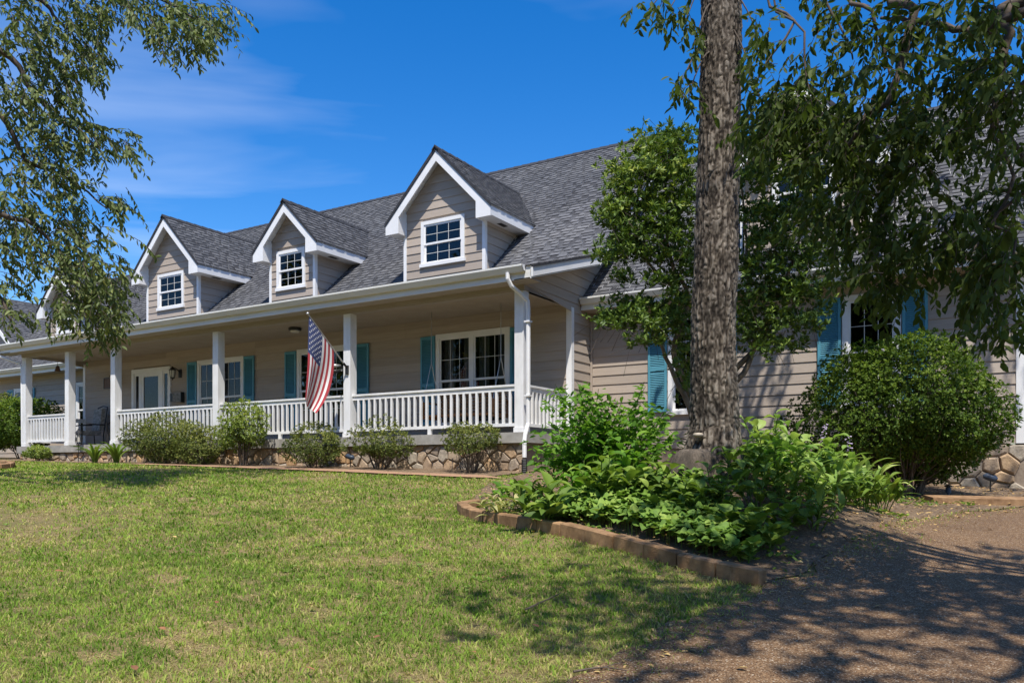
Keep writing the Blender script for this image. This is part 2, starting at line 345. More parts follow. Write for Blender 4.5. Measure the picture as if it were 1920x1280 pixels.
def in_poly(px, py, poly):
    px = np.asarray(px); py = np.asarray(py); ins = np.zeros(px.shape, bool); n = len(poly)
    for i in range(n):
        x1, y1 = poly[i]; x2, y2 = poly[(i+1) % n]
        if y1 == y2: continue
        c = ((y1 > py) != (y2 > py)) & (px < (x2-x1)*(py-y1)/(y2-y1)+x1); ins ^= c
    return ins
def sheet(name, poly, off, mat, step=0.25, jit=0.0, kind='structure'):
    b = []
    for i in range(len(poly)):
        a = np.array(poly[i], float); c = np.array(poly[(i+1) % len(poly)], float); L = np.linalg.norm(c-a); n = max(1, int(L/step))
        for k in range(n):
            p = a+(c-a)*k/n
            if jit:
                nn = np.array([-(c-a)[1], (c-a)[0]])/L; p = p+nn*jit*(fbm(p[0]*2.1, p[1]*2.1, 4, 9)*2-1)
            b.append(p)
    b = np.array(b); xs = np.arange(b[:, 0].min(), b[:, 0].max(), step); ys = np.arange(b[:, 1].min(), b[:, 1].max(), step)
    gx, gy = np.meshgrid(xs, ys); gx = gx.ravel(); gy = gy.ravel(); k = in_poly(gx, gy, [tuple(p) for p in b]); pts = [Vector(p) for p in b]+[Vector((x, y)) for x, y in zip(gx[k], gy[k])]
    n = len(b); r = delaunay_2d_cdt(pts, [], [list(range(n))], 1, 1e-4)
    v2 = np.array([tuple(v) for v in r[0]]); z = gz(v2[:, 0], v2[:, 1])+off
    o = link_mesh(name, np.c_[v2, z], [tuple(f) for f in r[2]], mat, None, smooth=True, center=False)
    o['kind'] = kind; return o

# ground: one sheet, fine near the camera, reaching the horizon
def ground():
    def axis(lo, hi, flo, fhi, st):
        a = list(np.arange(flo, fhi+1e-6, st)); g = st; x = flo
        L = []
        while x > lo: g *= 1.35; x -= g; L.append(x)
        R_ = []; g = st; x = a[-1]
        while x < hi: g *= 1.35; x += g; R_.append(x)
        return np.array(L[::-1]+a+R_)
    xs = axis(-1500, 1500, -28, 4, 0.25); ys = axis(-1500, 1500, -2, 18, 0.25)
    gx, gy = np.meshgrid(xs, ys); z = gz(gx.ravel(), gy.ravel())
    nx = len(xs); ny = len(ys); i = np.arange(nx-1); j = np.arange(ny-1); ii, jj = np.meshgrid(i, j); a = (jj*nx+ii).ravel()
    o = link_mesh('lawn', np.c_[gx.ravel(), gy.ravel(), z], np.c_[a, a+1, a+nx+1, a+nx], 'lawn_soil', None, smooth=True, center=False); o['kind'] = 'structure'
ground()
DRIVE = [(-2.9,-9),(-2.35,1.5),(-2.05,3.96),(-1.85,5.4),(-1.72,6.5),(-1.25,8.2),(-1.0,10.3),(-.55,12.0),(.3,13.3),(1.6,14.0),(5,14.2),(5.2,8),(4.6,2),(5.4,-9)]
BED = [(-6.3,8.95),(-5.5,8.28),(-4.53,7.75),(-2.97,7.1),(-1.84,6.75),(-1.72,6.6),(-1.25,8.3),(-1.0,10.4),(-.55,12.1),(.3,13.4),(1.5,14.1),(1.5,16.0),(-7.7,16.0),(-7.7,13.0),(-7.6,11.6),(-6.9,10.2)]
PATH = [(-18.6,12.05),(-14,11.95),(-10.5,11.9),(-8.2,12.0),(-7.6,12.15),(-8.2,12.38),(-10.5,12.32),(-14,12.37),(-18.6,12.4)]
FRONTBED = [(-26.5,12.5),(-18.6,12.42),(-14,12.39),(-10.5,12.34),(-8.0,12.4),(-7.7,13.6),(-26.5,13.6)]
sheet('driveway', DRIVE, 0.018, 'driveway_aggregate', 0.12, 0.22)
sheet('garden_bed_soil', BED, 0.012, 'mulch', 0.15, 0.10)
sheet('gravel_path', PATH, 0.03, 'path_gravel', 0.25, 0.05)
sheet('foundation_bed_soil', FRONTBED, 0.02, 'mulch', 0.3, 0.08)

# ------------------------------------------------------------------ HOUSE
H = empty('house', (-16.75, 13.4, 1.6), 'long beige lap-sided house with grey shingle roof, dormers and white-railed front porch', 'house')
YW, YP, YF = 15.2, 13.38, 12.9          # porch back wall, post line, gutter line
XL, XR = -25.62, -7.9                   # ends of the main block
ZS, ZB = 2.335, 5.025                   # porch floor, underside of beam
YWING = 16.09
S2 = 0.90                               # steep pitch
def z_low(y): return 5.36+0.295*(y-YF)
Y_BR = 15.75; Z_BR = z_low(Y_BR); Y_RG = 20.6; Z_RG = Z_BR+S2*(Y_RG-Y_BR)
def y_steep(z): return Y_BR+(z-Z_BR)/S2
def z_wing(y): return 5.25+S2*(y-15.6)

def board(parent, ax, plane, out, z0, z1, b0, b1, t0=None, t1=None, mat='siding'):
    """one lap board; ax 'x': runs along X on plane y=plane, out=-1 faces -Y; ax 'y': runs along Y on plane x=plane"""
    t0 = b0 if t0 is None else t0; t1 = b1 if t1 is None else t1
    o1, o2 = out*0.026, out*0.008
    zt = z1+0.012
    def pt(a, o, z): return (a, plane+o, z) if ax == 'x' else (plane+o, a, z)
    V = [pt(b0, o1, z0), pt(b1, o1, z0), pt(b1, 0, z0), pt(b0, 0, z0), pt(t0, o2, zt), pt(t1, o2, zt), pt(t1, 0, zt), pt(t0, 0, zt)]
    return MB().hexa(V).build('siding_board', mat, parent)
def cut(a, b, holes):
    seg = [(a, b)]
    for h0, h1 in holes:
        n = []
        for s0, s1 in seg:
            if h1 <= s0 or h0 >= s1: n.append((s0, s1)); continue
            if h0 > s0: n.append((s0, h0))
            if h1 < s1: n.append((h1, s1))
        seg = n
    return [s for s in seg if s[1]-s[0] > 0.02]
def lap_wall(name, ax, plane, out, a0, a1, z0, z1, openings=(), exp=0.2, backing=True):
    m = MB()
    # backing sheathing, cut around the openings
    xs = sorted({a0, a1, *[o[0] for o in openings], *[o[1] for o in openings]}); zs = sorted({z0, z1, *[min(max(o[2], z0), z1) for o in openings], *[min(max(o[3], z0), z1) for o in openings]})
    th = -out*0.1
    for i in range(len(xs)-1):
        for k in range(len(zs)-1):
            xm = (xs[i]+xs[i+1])/2; zm = (zs[k]+zs[k+1])/2
            if any(o[0] < xm < o[1] and o[2] < zm < o[3] for o in openings) or zs[k+1]-zs[k] < 1e-4: continue
            p0, p1 = sorted((plane, plane+th))
            if ax == 'x': m.box(xs[i], xs[i+1], p0, p1, zs[k], zs[k+1])
            else: m.box(p0, p1, xs[i], xs[i+1], zs[k], zs[k+1])
    wall = m.build(name, 'siding', H)
    z = z0
    while z < z1-0.02:
        zt = min(z+exp, z1)
        for s0, s1 in cut(a0, a1, [(o[0], o[1]) for o in openings if o[2] < zt-0.01 and o[3] > z+0.01]):
            # long runs are butted from several boards
            n = max(1, int(round((s1-s0)/4.6))); e = [s0+(s1-s0)*q/n for q in range(n+1)]
            if n > 1:
                for q in range(1, n): e[q] += random.uniform(-0.9, 0.9)
            for q in range(n): board(wall, ax, plane, out, z, zt, e[q]+(0.0015 if q else 0), e[q+1]-0.0015)
        z = zt
    return wall

def window(parent, x0, x1, z0, z1, Y, units=1, cols=3, rows=2, casing=0.1, curtain=False, nested=False):
    """double-hung window with casing on a wall facing -Y. parts hang under `parent` (nested) or a window part"""
    fr = MB(); c = casing; yo = Y-0.05
    fr.box(x0, x1, yo, Y+0.02, z1-c, z1); fr.box(x0-0.03, x1+0.03, yo-0.02, Y+0.02, z0-0.03, z0+0.05)
    fr.box(x0, x0+c, yo, Y+0.02, z0+0.05, z1-c); fr.box(x1-c, x1, yo, Y+0.02, z0+0.05, z1-c)
    ux = [x0+c+(x1-x0-2*c)*k/units for k in range(units+1)]
    for k in range(1, units): fr.box(ux[k]-0.045, ux[k]+0.045, yo+0.004, Y+0.02, z0+0.05, z1-c)
    w_ = fr.build('window_frame' if nested else 'window', 'white', parent)
    host = parent if nested else w_
    for k in range(units):
        a = ux[k]+(0.045 if k else 0); b = ux[k+1]-(0.045 if k < units-1 else 0)
        zb, zt = z0+0.05, z1-c; zm = (zb+zt)/2
        for (q0, q1, dy) in ((zm-0.02, zt, 0.0), (zb, zm+0.02, 0.025)):
            s = 0.045; y0 = Y-0.03+dy; y1 = y0+0.03; sm = MB()
            sm.box(a, b, y0, y1, q1-s, q1); sm.box(a, b, y0, y1, q0, q0+s); sm.box(a, a+s, y0, y1, q0+s, q1-s); sm.box(b-s, b, y0, y1, q0+s, q1-s)
            sm.build('sash', 'white', host)
            ga, gb, g0, g1 = a+s, b-s, q0+s, q1-s
            MB().box(ga, gb, y0+0.012, y0+0.016, g0, g1).build('pane', 'glass', host)
            for i in range(1, cols):
                xx = ga+(gb-ga)*i/cols; MB().box(xx-0.005, xx+0.005, y0+0.004, y0+0.0115, g0, g1).build('muntin', 'gutter_paint', host)
            for i in range(1, rows):
                zz = g0+(g1-g0)*i/rows; MB().box(ga, gb, y0+0.0045, y0+0.011, zz-0.005, zz+0.005).build('muntin', 'gutter_paint', host)
        if curtain:
            cm = []; n = 26
            for side in (0, 1):
                m2 = MB(); V = []
                for i in range(n+1):
                    t = i/n; xx = (a+0.36*t*(b-a)) if side == 0 else (b-0.36*t*(b-a))
                    yy = Y+0.16+0.03*math.sin(t*22+k)
                    V += [(xx, yy, zt), (xx+(0.1 if side == 0 else -0.1)*(1-t)*0, yy, zb)]
                m2.add(V, [(2*i, 2*i+1, 2*i+3, 2*i+2) for i in range(n)]); m2.build('curtain', 'curtain', host)
    return w_
def shutter(x0, x1, z0, z1, Y):
    m = MB(); s = 0.05; y0 = Y-0.065; y1 = Y-0.03
    m.box(x0, x0+s, y0, y1, z0, z1); m.box(x1-s, x1, y0, y1, z0, z1)
    zm = z0+(z1-z0)*0.45
    for a in (z0, zm-0.04, z1-0.07): m.box(x0+s, x1-s, y0+0.002, y1, a, a+(0.07 if a != zm-0.04 else 0.08))
    sh = m.build('shutter', 'teal', H)
    l = MB(); z = z0+0.075
    while z < z1-0.1:
        if not (zm-0.07 < z < zm+0.04):
            l.hexa([(x0+s, y0+0.004, z), (x1-s, y0+0.004, z), (x1-s, y0+0.01, z-0.004), (x0+s, y0+0.01, z-0.004), (x0+s, y1-0.008, z+0.03), (x1-s, y1-0.008, z+0.03), (x1-s, y1-0.002, z+0.026), (x0+s, y1-0.002, z+0.026)])
        z += 0.036
    l.box(x0+s, x1-s, y1-0.002, y1, z0+0.05, z1-0.05)
    lv = l.build('louvre', 'teal', sh); lv['kind'] = 'stuff'

# --- walls with openings
PW = [(-19.94, -17.98), (-15.93, -13.88), (-11.41, -9.39)]
DOOR = (-23.02, -21.15)
op = [(a+0.05, b-0.05, 2.66, 4.70) for a, b in PW]+[(DOOR[0]+0.05, DOOR[1]-0.05, ZS, 4.66)]
lap_wall('porch_wall', 'x', YW, -1, XL+0.09, XR-0.09, ZS, 5.12, op)
for a, b in PW:
    window(H, a, b, 2.62, 4.75, YW, 2, curtain=(a == -11.41)); shutter(a-0.43, a-0.02, 2.66, 4.72, YW-0.004); shutter(b+0.02, b+0.43, 2.66, 4.72, YW-0.004)
WW = [(-6.09, -5.09), (-2.70, -1.71)]
lap_wall('wing_wall', 'x', YWING, -1, XR+0.03, 0.04, 2.06, 5.02, [(a+0.05, b-0.05, 2.82, 4.77) for a, b in WW])
for a, b in WW:
    window(H, a, b, 2.78, 4.83, YWING, 1); shutter(a-0.43, a-0.02, 2.82, 4.80, YWING-0.004); shutter(b+0.02, b+0.43, 2.82, 4.80, YWING-0.004)
LWW = [(-27.55, -26.55), (-31.6, -30.6)]
lap_wall('wing_wall', 'x', YWING, -1, -33.5, XL-0.03, 2.06, 5.02, [(a+0.05, b-0.05, 2.82, 4.57) for a, b in LWW])
for a, b in LWW:
    window(H, a, b, 2.78, 4.63, YWING, 1); shutter(a-0.43, a-0.02, 2.82, 4.60, YWING-0.004); shutter(b+0.02, b+0.43, 2.82, 4.60, YWING-0.004)
# dark rooms behind the glass
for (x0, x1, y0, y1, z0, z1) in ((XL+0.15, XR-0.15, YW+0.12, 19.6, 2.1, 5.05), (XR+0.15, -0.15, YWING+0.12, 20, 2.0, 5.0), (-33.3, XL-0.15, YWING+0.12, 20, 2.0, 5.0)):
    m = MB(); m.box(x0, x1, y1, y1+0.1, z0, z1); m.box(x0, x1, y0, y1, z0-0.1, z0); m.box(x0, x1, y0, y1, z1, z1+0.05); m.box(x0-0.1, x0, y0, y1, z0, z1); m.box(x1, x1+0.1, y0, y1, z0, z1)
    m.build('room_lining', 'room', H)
# side walls (facing +X at the right end, -X at the left end): gable of the porch roof and the short return
def side_wall(X, out):
    m = MB(); y1 = 21
    poly = [(X, 13.3, ZB), (X, YW+0.002, ZB), (X, YW+0.002, 2.1), (X, YWING+0.1, 2.1), (X, YWING+0.1, 5.3), (X, 20.55, Z_RG-0.25), (X, Y_BR, Z_BR-0.14), (X, 13.3, z_low(13.3)-0.14)]
    wl = m.prism(poly, (-out*0.08, 0, 0)).build('gable_wall', 'siding', H)
    z = 2.13
    while z < 8.6:
        zt = z+0.2
        def span(zz):
            lo = YW+0.03 if zz < ZB-0.01 else 13.32
            if zz > z_low(13.32)-0.14: lo = max(lo, YF+(zz+0.14-5.36)/0.295)
            if zz > Z_BR-0.14: lo = max(lo, y_steep(zz+0.16))
            hi = YWING-0.01 if zz < 5.15 else 15.55+(zz-5.2)/S2+0.45
            return lo, hi
        l0, h0 = span(z+0.001); l1, h1 = span(zt)
        if z < ZB < zt-0.01:   # a board straddling the beam line starts at the beam
            l0 = l1 if z > ZB-0.03 else l0; l1 = l0 if z < ZB-0.12 else l1
        if h0-l0 > 0.03 and h1-l1 > 0.03: board(wl, 'y', X, out, z, zt, l0, h0, l1, h1)
        z = zt
side_wall(XR, 1); side_wall(XL, -1)
m = MB(); m.box(XR-0.1, XR+0.028, YW-0.034, YW+0.08, ZS-0.2, ZB); m.build('corner_board', 'white', H)
m = MB(); m.box(XL-0.028, XL+0.1, YW-0.034, YW+0.08, ZS-0.2, ZB); m.build('corner_board', 'white', H)
m = MB(); m.box(0.04, 0.18, YWING-0.034, YWING+0.1, 2.06, 5.02); m.build('corner_board', 'white', H)
m = MB(); m.box(XR+0.03, XR+0.075, YWING-0.045, YWING-0.0, 2.06, 5.0); m.build('corner_board', 'siding', H)
MB().prism([(0.14, YWING+0.1, 0.6), (0.14, 24.9, 0.6), (0.14, 24.9, 5.3), (0.14, 20.5, z_wing(20.5)-0.2), (0.14, YWING+0.1, z_wing(YWING)-0.2)], (-0.1, 0, 0)).build('gable_wall', 'siding', H)
_gw = bpy.data.objects[[o.name for o in H.children if o.name.startswith('gable_wall')][-1]]
for _k in range(34):
    _z = 2.06+_k*0.2; _lo = lambda q: YWING+0.11 if q < z_wing(YWING)-0.2 else 15.6+(q+0.25-5.25)/S2
    if _lo(_z+0.2) < 20.4: board(_gw, 'y', 0.14, 1, _z, _z+0.2, _lo(_z), 2*20.5-_lo(_z), _lo(_z+0.2), 2*20.5-_lo(_z+0.2))
# porch floor, beam, ceiling
MB().box(XL-0.22, XR+0.12, 13.2, YW+0.05, 2.13, ZS-0.004).build('porch_slab', 'concrete', H)
MB().box(XL-0.08, XR+0.0, 13.30, 13.46, ZB, 5.2).build('porch_beam', 'taupe', H)
for X, o in ((XR, 1), (XL, -1)): MB().box(min(X-o*0.12, X), max(X-o*0.12, X), 13.46, YW-0.04, ZB, ZB+0.10).build('porch_beam', 'taupe', H)
MB().box(XL+0.12, XR-0.12, 13.46, YW, 5.10, 5.13).build('porch_ceiling', 'ceiling_paint', H)
# foundation stones
def stones(name, x0, x1, y, ztop, cell=0.29, tl=-0.02):
    zb = 0.9; back = MB().box(x0, x1, y, y+0.12, zb, ztop).build(name, 'mortar', H)
    zmin = min(gz1(x0, y-0.1), gz1(x1, y-0.1), gz1((x0+x1)/2, y-0.1))-0.15
    nx = int((x1-x0)/cell)+1; nz_ = max(2, int(round((ztop-zmin)/(cell*0.62)))); pts = []
    for j in range(-1, nz_+1):
        for i in range(-1, nx+1):
            pts.append((x0+(i+0.5+random.uniform(-.42, .42)+(0.5 if j % 2 else 0))*(x1-x0)/nx, zmin+(j+0.5+random.uniform(-.38, .38))*(ztop-zmin)/nz_))
    for k, (px, pz) in enumerate(pts):
        if not (x0 < px < x1 and zmin < pz < ztop): continue
        poly = [(px-1, pz-1), (px+1, pz-1), (px+1, pz+1), (px-1, pz+1)]
        planes = [((q[0]+px)/2, (q[1]+pz)/2, q[0]-px, q[1]-pz) for n_, q in enumerate(pts) if n_ != k and abs(q[0]-px) < 1.2 and abs(q[1]-pz) < 1.2]
        planes += [(x0, pz, -1, 0), (x1, pz, 1, 0), (px, ztop, 0, 1)]
        for (mx, mz, nx_, nz2) in planes:
            L = math.hypot(nx_, nz2); nx_, nz2 = nx_/L, nz2/L; g = 0.011; out = []
            for i in range(len(poly)):
                a, b = poly[i], poly[(i+1) % len(poly)]
                da = (a[0]-mx)*nx_+(a[1]-mz)*nz2+g; db = (b[0]-mx)*nx_+(b[1]-mz)*nz2+g
                if da <= 0: out.append(a)
                if da*db < 0: t = da/(da-db); out.append((a[0]+(b[0]-a[0])*t, a[1]+(b[1]-a[1])*t))
            poly = out
            if len(poly) < 3: break
        if len(poly) < 3: continue
        cxm = sum(p[0] for p in poly)/len(poly); czm = sum(p[1] for p in poly)/len(poly); dp = random.uniform(0.025, 0.06); n = len(poly)
        V = [(p[0], y+0.01, p[1]) for p in poly]+[(p[0], y-dp*0.55, p[1]) for p in poly]+[(cxm+(p[0]-cxm)*0.82+random.uniform(-.008, .008), y-dp, czm+(p[1]-czm)*0.8+random.uniform(-.008, .008)) for p in poly]
        Fc = [(i, i+n, (i+1) % n+n, (i+1) % n) for i in range(n)]+[(i+n, i+2*n, (i+1) % n+2*n, (i+1) % n+n) for i in range(n)]+[tuple(range(2*n, 3*n))[::-1]]
        link_mesh('stone', V, [tuple(q[::-1]) for q in Fc], 'stone', back)
stones('porch_foundation', XL-0.1, XR+0.02, 13.30, 2.125)
stones('wing_foundation', -4.0, 0.18, YWING+0.0, 2.05, 0.36)
MB().box(XR, -4.0, YWING, YWING+0.1, 0.9, 2.055).build('wing_foundation', 'mortar', H)
MB().box(XR-0.1, XR+0.02, 13.32, YWING, 0.9, 2.12).build('wing_foundation', 'mortar', H)
MB().box(-33.5, XL, YWING, YWING+0.1, 1.4, 2.055).build('wing_foundation', 'mortar', H)
# posts and railings
POSTX = [-25.58, -23.27, -21.04, -16.78, -12.42, -8.02]
for x in POSTX:
    m = MB(); m.box(x-0.1, x+0.1, 13.28, 13.48, ZS, ZB); m.box(x-0.115, x+0.115, 13.265, 13.495, ZS, ZS+0.09); m.build('porch_post', 'old_white', H)
def railing(p0, p1):
    p0 = np.array(p0, float); p1 = np.array(p1, float); L = np.linalg.norm(p1-p0); u = (p1-p0)/L; nrm = np.array([-u[1], u[0]])
    def bar(m, a, b, hw, z0, z1):
        A = p0+u*a; B = p0+u*b; m.hexa([(*(A-nrm*hw), z0), (*(B-nrm*hw), z0), (*(B+nrm*hw), z0), (*(A+nrm*hw), z0), (*(A-nrm*hw), z1), (*(B-nrm*hw), z1), (*(B+nrm*hw), z1), (*(A+nrm*hw), z1)])
    m = MB(); bar(m, 0, L, 0.045, ZS+0.885, ZS+0.925); bar(m, 0, L, 0.022, ZS+0.80, ZS+0.885); bar(m, 0, L, 0.03, ZS+0.12, ZS+0.18)
    n = max(1, int(L/1.6))
    for k in range(1, n): bar(m, L*k/n-0.04, L*k/n+0.04, 0.03, ZS, ZS+0.12)
    r = m.build('railing', 'old_white', H)
    nb = int(round(L/0.155))
    for k in range(1, nb): 
        b_ = MB(); bar(b_, L*k/nb-0.024, L*k/nb+0.024, 0.0225, ZS+0.18, ZS+0.8); b_.build('baluster', 'old_white', r)
railing((POSTX[0]+0.1, YP), (POSTX[1]-0.1, YP))
for i in (2, 3, 4): railing((POSTX[i]+0.1, YP), (POSTX[i+1]-0.1, YP))
railing((POSTX[5], YP+0.1), (POSTX[5], YW-0.04)); railing((POSTX[0], YP+0.1), (POSTX[0], YW-0.04))

# --- roofs
shingle_pool = []
def shingles(org, u, v, width, length, owner, exp=0.145, seed=0):
    """courses of laminated tabs on a rectangle: org lower-left, u along the eave, v up the slope (unit vectors)"""
    org = np.array(org, float); u = np.array(u, float); v = np.array(v, float); n = np.cross(u, v); n /= np.linalg.norm(n)
    r = random.Random(seed); rows = int(length/exp)+1
    for j in range(rows):
        v0 = j*exp; v1 = min(v0+exp+0.02, length+0.01); x = -r.uniform(0, 0.35); raised = r.random() < 0.5
        while x < width:
            raised = not raised; wd = r.choice((0.16, 0.2, 0.25, 0.31)) if raised else r.choice((0.07, 0.1, 0.14, 0.2)); a = max(x, 0); b = min(x+wd, width); x += wd
            if b-a < 0.02: continue
            t0 = 0.020 if raised else 0.005
            dv0 = 0.0 if raised else r.uniform(-0.004, 0.004)
            q = [org+u*(a+0.002)+v*(v0+dv0), org+u*(b-0.002)+v*(v0+dv0), org+u*b+v*v1, org+u*a+v*v1]
            top = [q[0]+n*t0, q[1]+n*t0, q[2]+n*0.002, q[3]+n*0.002]
            shade = min(1, max(0, r.gauss(0.60, 0.10) if raised else r.gauss(0.27, 0.10)))
            shingle_pool.append((owner, [q[0], q[1], top[0], top[1], top[2], top[3]], shade))
def deck(name, pts, th, mat='white', parent=None):  # pts: 4 corner of the top surface
    p = [np.array(q, float) for q in pts]; n = np.cross(p[1]-p[0], p[3]-p[0]); n /= np.linalg.norm(n)
    return MB().hexa([q-n*th for q in p]+p).build(name, mat, parent or H)
def ridge_cap(a, b, parent, down1, down2, w_=0.15):
    a = np.array(a, float); b = np.array(b, float); L = np.linalg.norm(b-a); u = (b-a)/L; n = int(L/0.28)
    d1 = np.array(down1, float); d1 /= np.linalg.norm(d1); d2 = np.array(down2, float); d2 /= np.linalg.norm(d2)
    m = MB()
    for k in range(n):
        s = a+u*(L*k/n-0.03); e = a+u*L*(k+1)/n; up0 = np.array([0, 0, 0.045]); up1 = np.array([0, 0, 0.03])
        for d in (d1, d2): m.add([s+up0, e+up1, e+d*w_+up1*0.8, s+d*w_+up0*0.8, s+d*w_, s], [(0, 1, 2, 3), (0, 3, 4, 5)])
    m.build('ridge_cap', 'dark_edge', parent)
RX0, RX1 = XL-0.75, XR+0.37
cs2 = math.hypot(1, S2); v2 = np.array([0, 1, S2])/cs2; cl = math.hypot(1, 0.295); v1 = np.array([0, 1, 0.295])/cl
roof = deck('roof', [(RX0, Y_BR, Z_BR), (RX1, Y_BR, Z_BR), (RX1, Y_RG, Z_RG), (RX0, Y_RG, Z_RG)], 0.12)
deck('roof', [(RX1, Y_RG+4.85, Z_BR), (RX0, Y_RG+4.85, Z_BR), (RX0, Y_RG, Z_RG), (RX1, Y_RG, Z_RG)], 0.12, 'dark_edge')
proof = deck('porch_roof', [(RX0, YF, 5.36), (RX1, YF, 5.36), (RX1, Y_BR, Z_BR), (RX0, Y_BR, Z_BR)], 0.1)
shingles((RX0, Y_BR, Z_BR), (1, 0, 0), v2, RX1-RX0, (Y_RG-Y_BR)*cs2, roof, seed=1)
shingles((RX0, YF-0.03, 5.36), (1, 0, 0), v1, RX1-RX0, (Y_BR-YF)*cl+0.03, proof, seed=2)
ridge_cap((RX0, Y_RG, Z_RG), (RX1, Y_RG, Z_RG), roof, (0, -1, -S2), (0, 1, -S2))
# rake boards of the main roof (porch slope then steep slope)
for X, o in ((RX1, 1), (RX0, -1)):
    for (ya, za, yb, zb, dz, par) in ((YF, 5.36, Y_BR, Z_BR, 0.20, proof), (Y_BR+0.02, Z_BR+0.018, Y_RG, Z_RG, 0.24, roof)):
        poly = [(X, ya, za-0.01), (X, yb, zb-0.01), (X, yb, zb-dz), (X, ya, za-dz)]
        MB().prism(poly, (o*0.035, 0, 0)).build('rake_board', 'white', par)
        MB().prism([(X, ya, za+0.012), (X, yb, zb+0.012), (X, yb, zb-0.03), (X, ya, za-0.03)], (o*0.055, 0, 0)).build('drip_edge', 'dark_edge', par)
    xa, xb = sorted((X-o*0.0, (XR if o > 0 else XL)))
    MB().hexa([(xa, YF, 5.13), (xb, YF, 5.13), (xb, Y_BR, Z_BR-0.23), (xa, Y_BR, Z_BR-0.23), (xa, YF, 5.15), (xb, YF, 5.15), (xb, Y_BR, Z_BR-0.21), (xa, Y_BR, Z_BR-0.21)]).build('soffit', 'white', proof)
# porch eave: fascia, soffit, gutter (box profile with lip), downspouts
MB().box(RX0, RX1-0.02, YF-0.0, YF+0.03, 5.13, 5.33).build('fascia', 'gutter_paint', H)
MB().box(RX0, RX1-0.02, YF+0.03, 13.30, 5.13, 5.15).build('soffit', 'taupe', H)
MB().box(XL-0.08, XR, 13.27, 13.30, ZB+0.02, 5.13).build('frieze_board', 'taupe', H)
def gutter(x0, x1, y, ztop):
    pr = [(y, ztop-0.13), (y, ztop-0.005), (y-0.004, ztop-0.005), (y-0.006, ztop-0.11), (y-0.06, ztop-0.115), (y-0.115, ztop-0.03), (y-0.115, ztop), (y-0.13, ztop), (y-0.13, ztop-0.035), (y-0.07, ztop-0.13)]
    MB().prism([(x0, a, b) for a, b in pr], (x1-x0, 0, 0)).build('gutter', 'gutter_paint', H)
    for x, s in ((x0, 1), (x1, -1)): MB().prism([(x, a, b) for a, b in ((y, ztop-0.005), (y, ztop-0.13), (y-0.07, ztop-0.13), (y-0.13, ztop-0.035), (y-0.13, ztop))], (s*0.004, 0, 0)).build('gutter_end', 'white', H)
gutter(RX0, RX1-0.12, YF-0.002, 5.385)
def downspout(x, top, pts, boot=True):
    m = MB(); m.tube(pts, 0.042, 8); m.build('downspout', 'white', H)
dx = XR+0.09
downspout(dx, 0, [(dx-0.18, YF-0.07, 5.27), (dx-0.18, YF-0.07, 5.16), (dx-0.15, YF+0.0, 5.04), (dx-0.06, 13.14, 4.90), (dx-0.0, 13.25, 4.80), (dx, 13.27, 4.66), (dx, 13.27, 2.5), (dx, 13.16, 2.28), (dx, 13.13, 2.15), (dx, 13.13, 1.85)])
m = MB(); prof = []
for k in range(8): prof += [(0.06, k*0.035), (0.05, k*0.035+0.0175)]
m.lathe((dx, 13.13, 1.55), prof, 12); m.build('drain_pipe', 'black_metal', H)
for z in (3.0, 4.4): MB().box(dx-0.06, dx+0.06, 13.21, 13.32, z, z+0.03).build('strap', 'white', H)
lx = RX0+0.12
downspout(lx, 0, [(lx, YF-0.06, 5.27), (lx, YF-0.06, 5.16), (lx+0.06, YF+0.02, 5.06), (-25.78, 13.24, 4.86), (-25.72, 13.30, 4.74), (-25.72, 13.32, 2.4)])
# wings
def wing(x0, x1, rake_out):
    a, b = (x0, x1)
    r = deck('wing_roof', [(a, 15.6, 5.25), (b, 15.6, 5.25), (b, Y_RG, z_wing(Y_RG)), (a, Y_RG, z_wing(Y_RG))], 0.1)
    deck('wing_roof', [(b, 2*Y_RG-15.6, 5.25), (a, 2*Y_RG-15.6, 5.25), (a, Y_RG, z_wing(Y_RG)), (b, Y_RG, z_wing(Y_RG))], 0.1, 'dark_edge')
    shingles((a, 15.57, 5.22), (1, 0, 0), v2, b-a, (Y_RG-15.57)*cs2, r, seed=int(abs(a*10)))
    ridge_cap((a, Y_RG, z_wing(Y_RG)), (b, Y_RG, z_wing(Y_RG)), r, (0, -1, -S2), (0, 1, -S2))
    MB().box(a, b, 15.60, 15.63, 5.02, 5.2).build('fascia', 'gutter_paint', H); MB().box(a, b, 15.63, YWING, 5.02, 5.04).build('soffit', 'taupe', H)
    gutter(a+0.02, b-0.02, 15.598, 5.27)
    X = b if rake_out > 0 else a
    MB().prism([(X, 15.6, 5.24), (X, Y_RG, z_wing(Y_RG)-0.01), (X, Y_RG, z_wing(Y_RG)-0.22), (X, 15.6, 5.03)], (rake_out*0.035, 0, 0)).build('rake_board', 'white', r)
    return r
wing(XR+0.03, 0.55, 1); wing(-33.9, XL-0.03, -1)
# far-left garage gable, mostly hidden
gy = 19.0; g0 = onY(33, 646, gy); gxr, gze = g0[0], g0[2]; hw = 3.2; gp = gze+hw*0.8
for s in (1, -1):
    deck('garage_roof', [(gxr-hw, gy-0.3, gp), (gxr-hw, gy+9, gp), (gxr-hw+s*hw, gy+9, gze), (gxr-hw+s*hw, gy-0.3, gze)][::(1 if s < 0 else -1)], 0.1, 'dark_edge')
    if s > 0: shingles((gxr, gy-0.3, gze+0.005), (0, 1, 0), np.array([-1, 0, 0.8])/math.hypot(1, .8), 9.2, hw*math.hypot(1, .8), roof, seed=31)
    MB().prism([(gxr-hw, gy-0.33, gp), (gxr-hw+s*(hw+0.02), gy-0.33, gze-0.02), (gxr-hw+s*(hw+0.02), gy-0.33, gze-0.22), (gxr-hw, gy-0.33, gp-0.24)], (0, 0.04, 0)).build('rake_board', 'white', H)
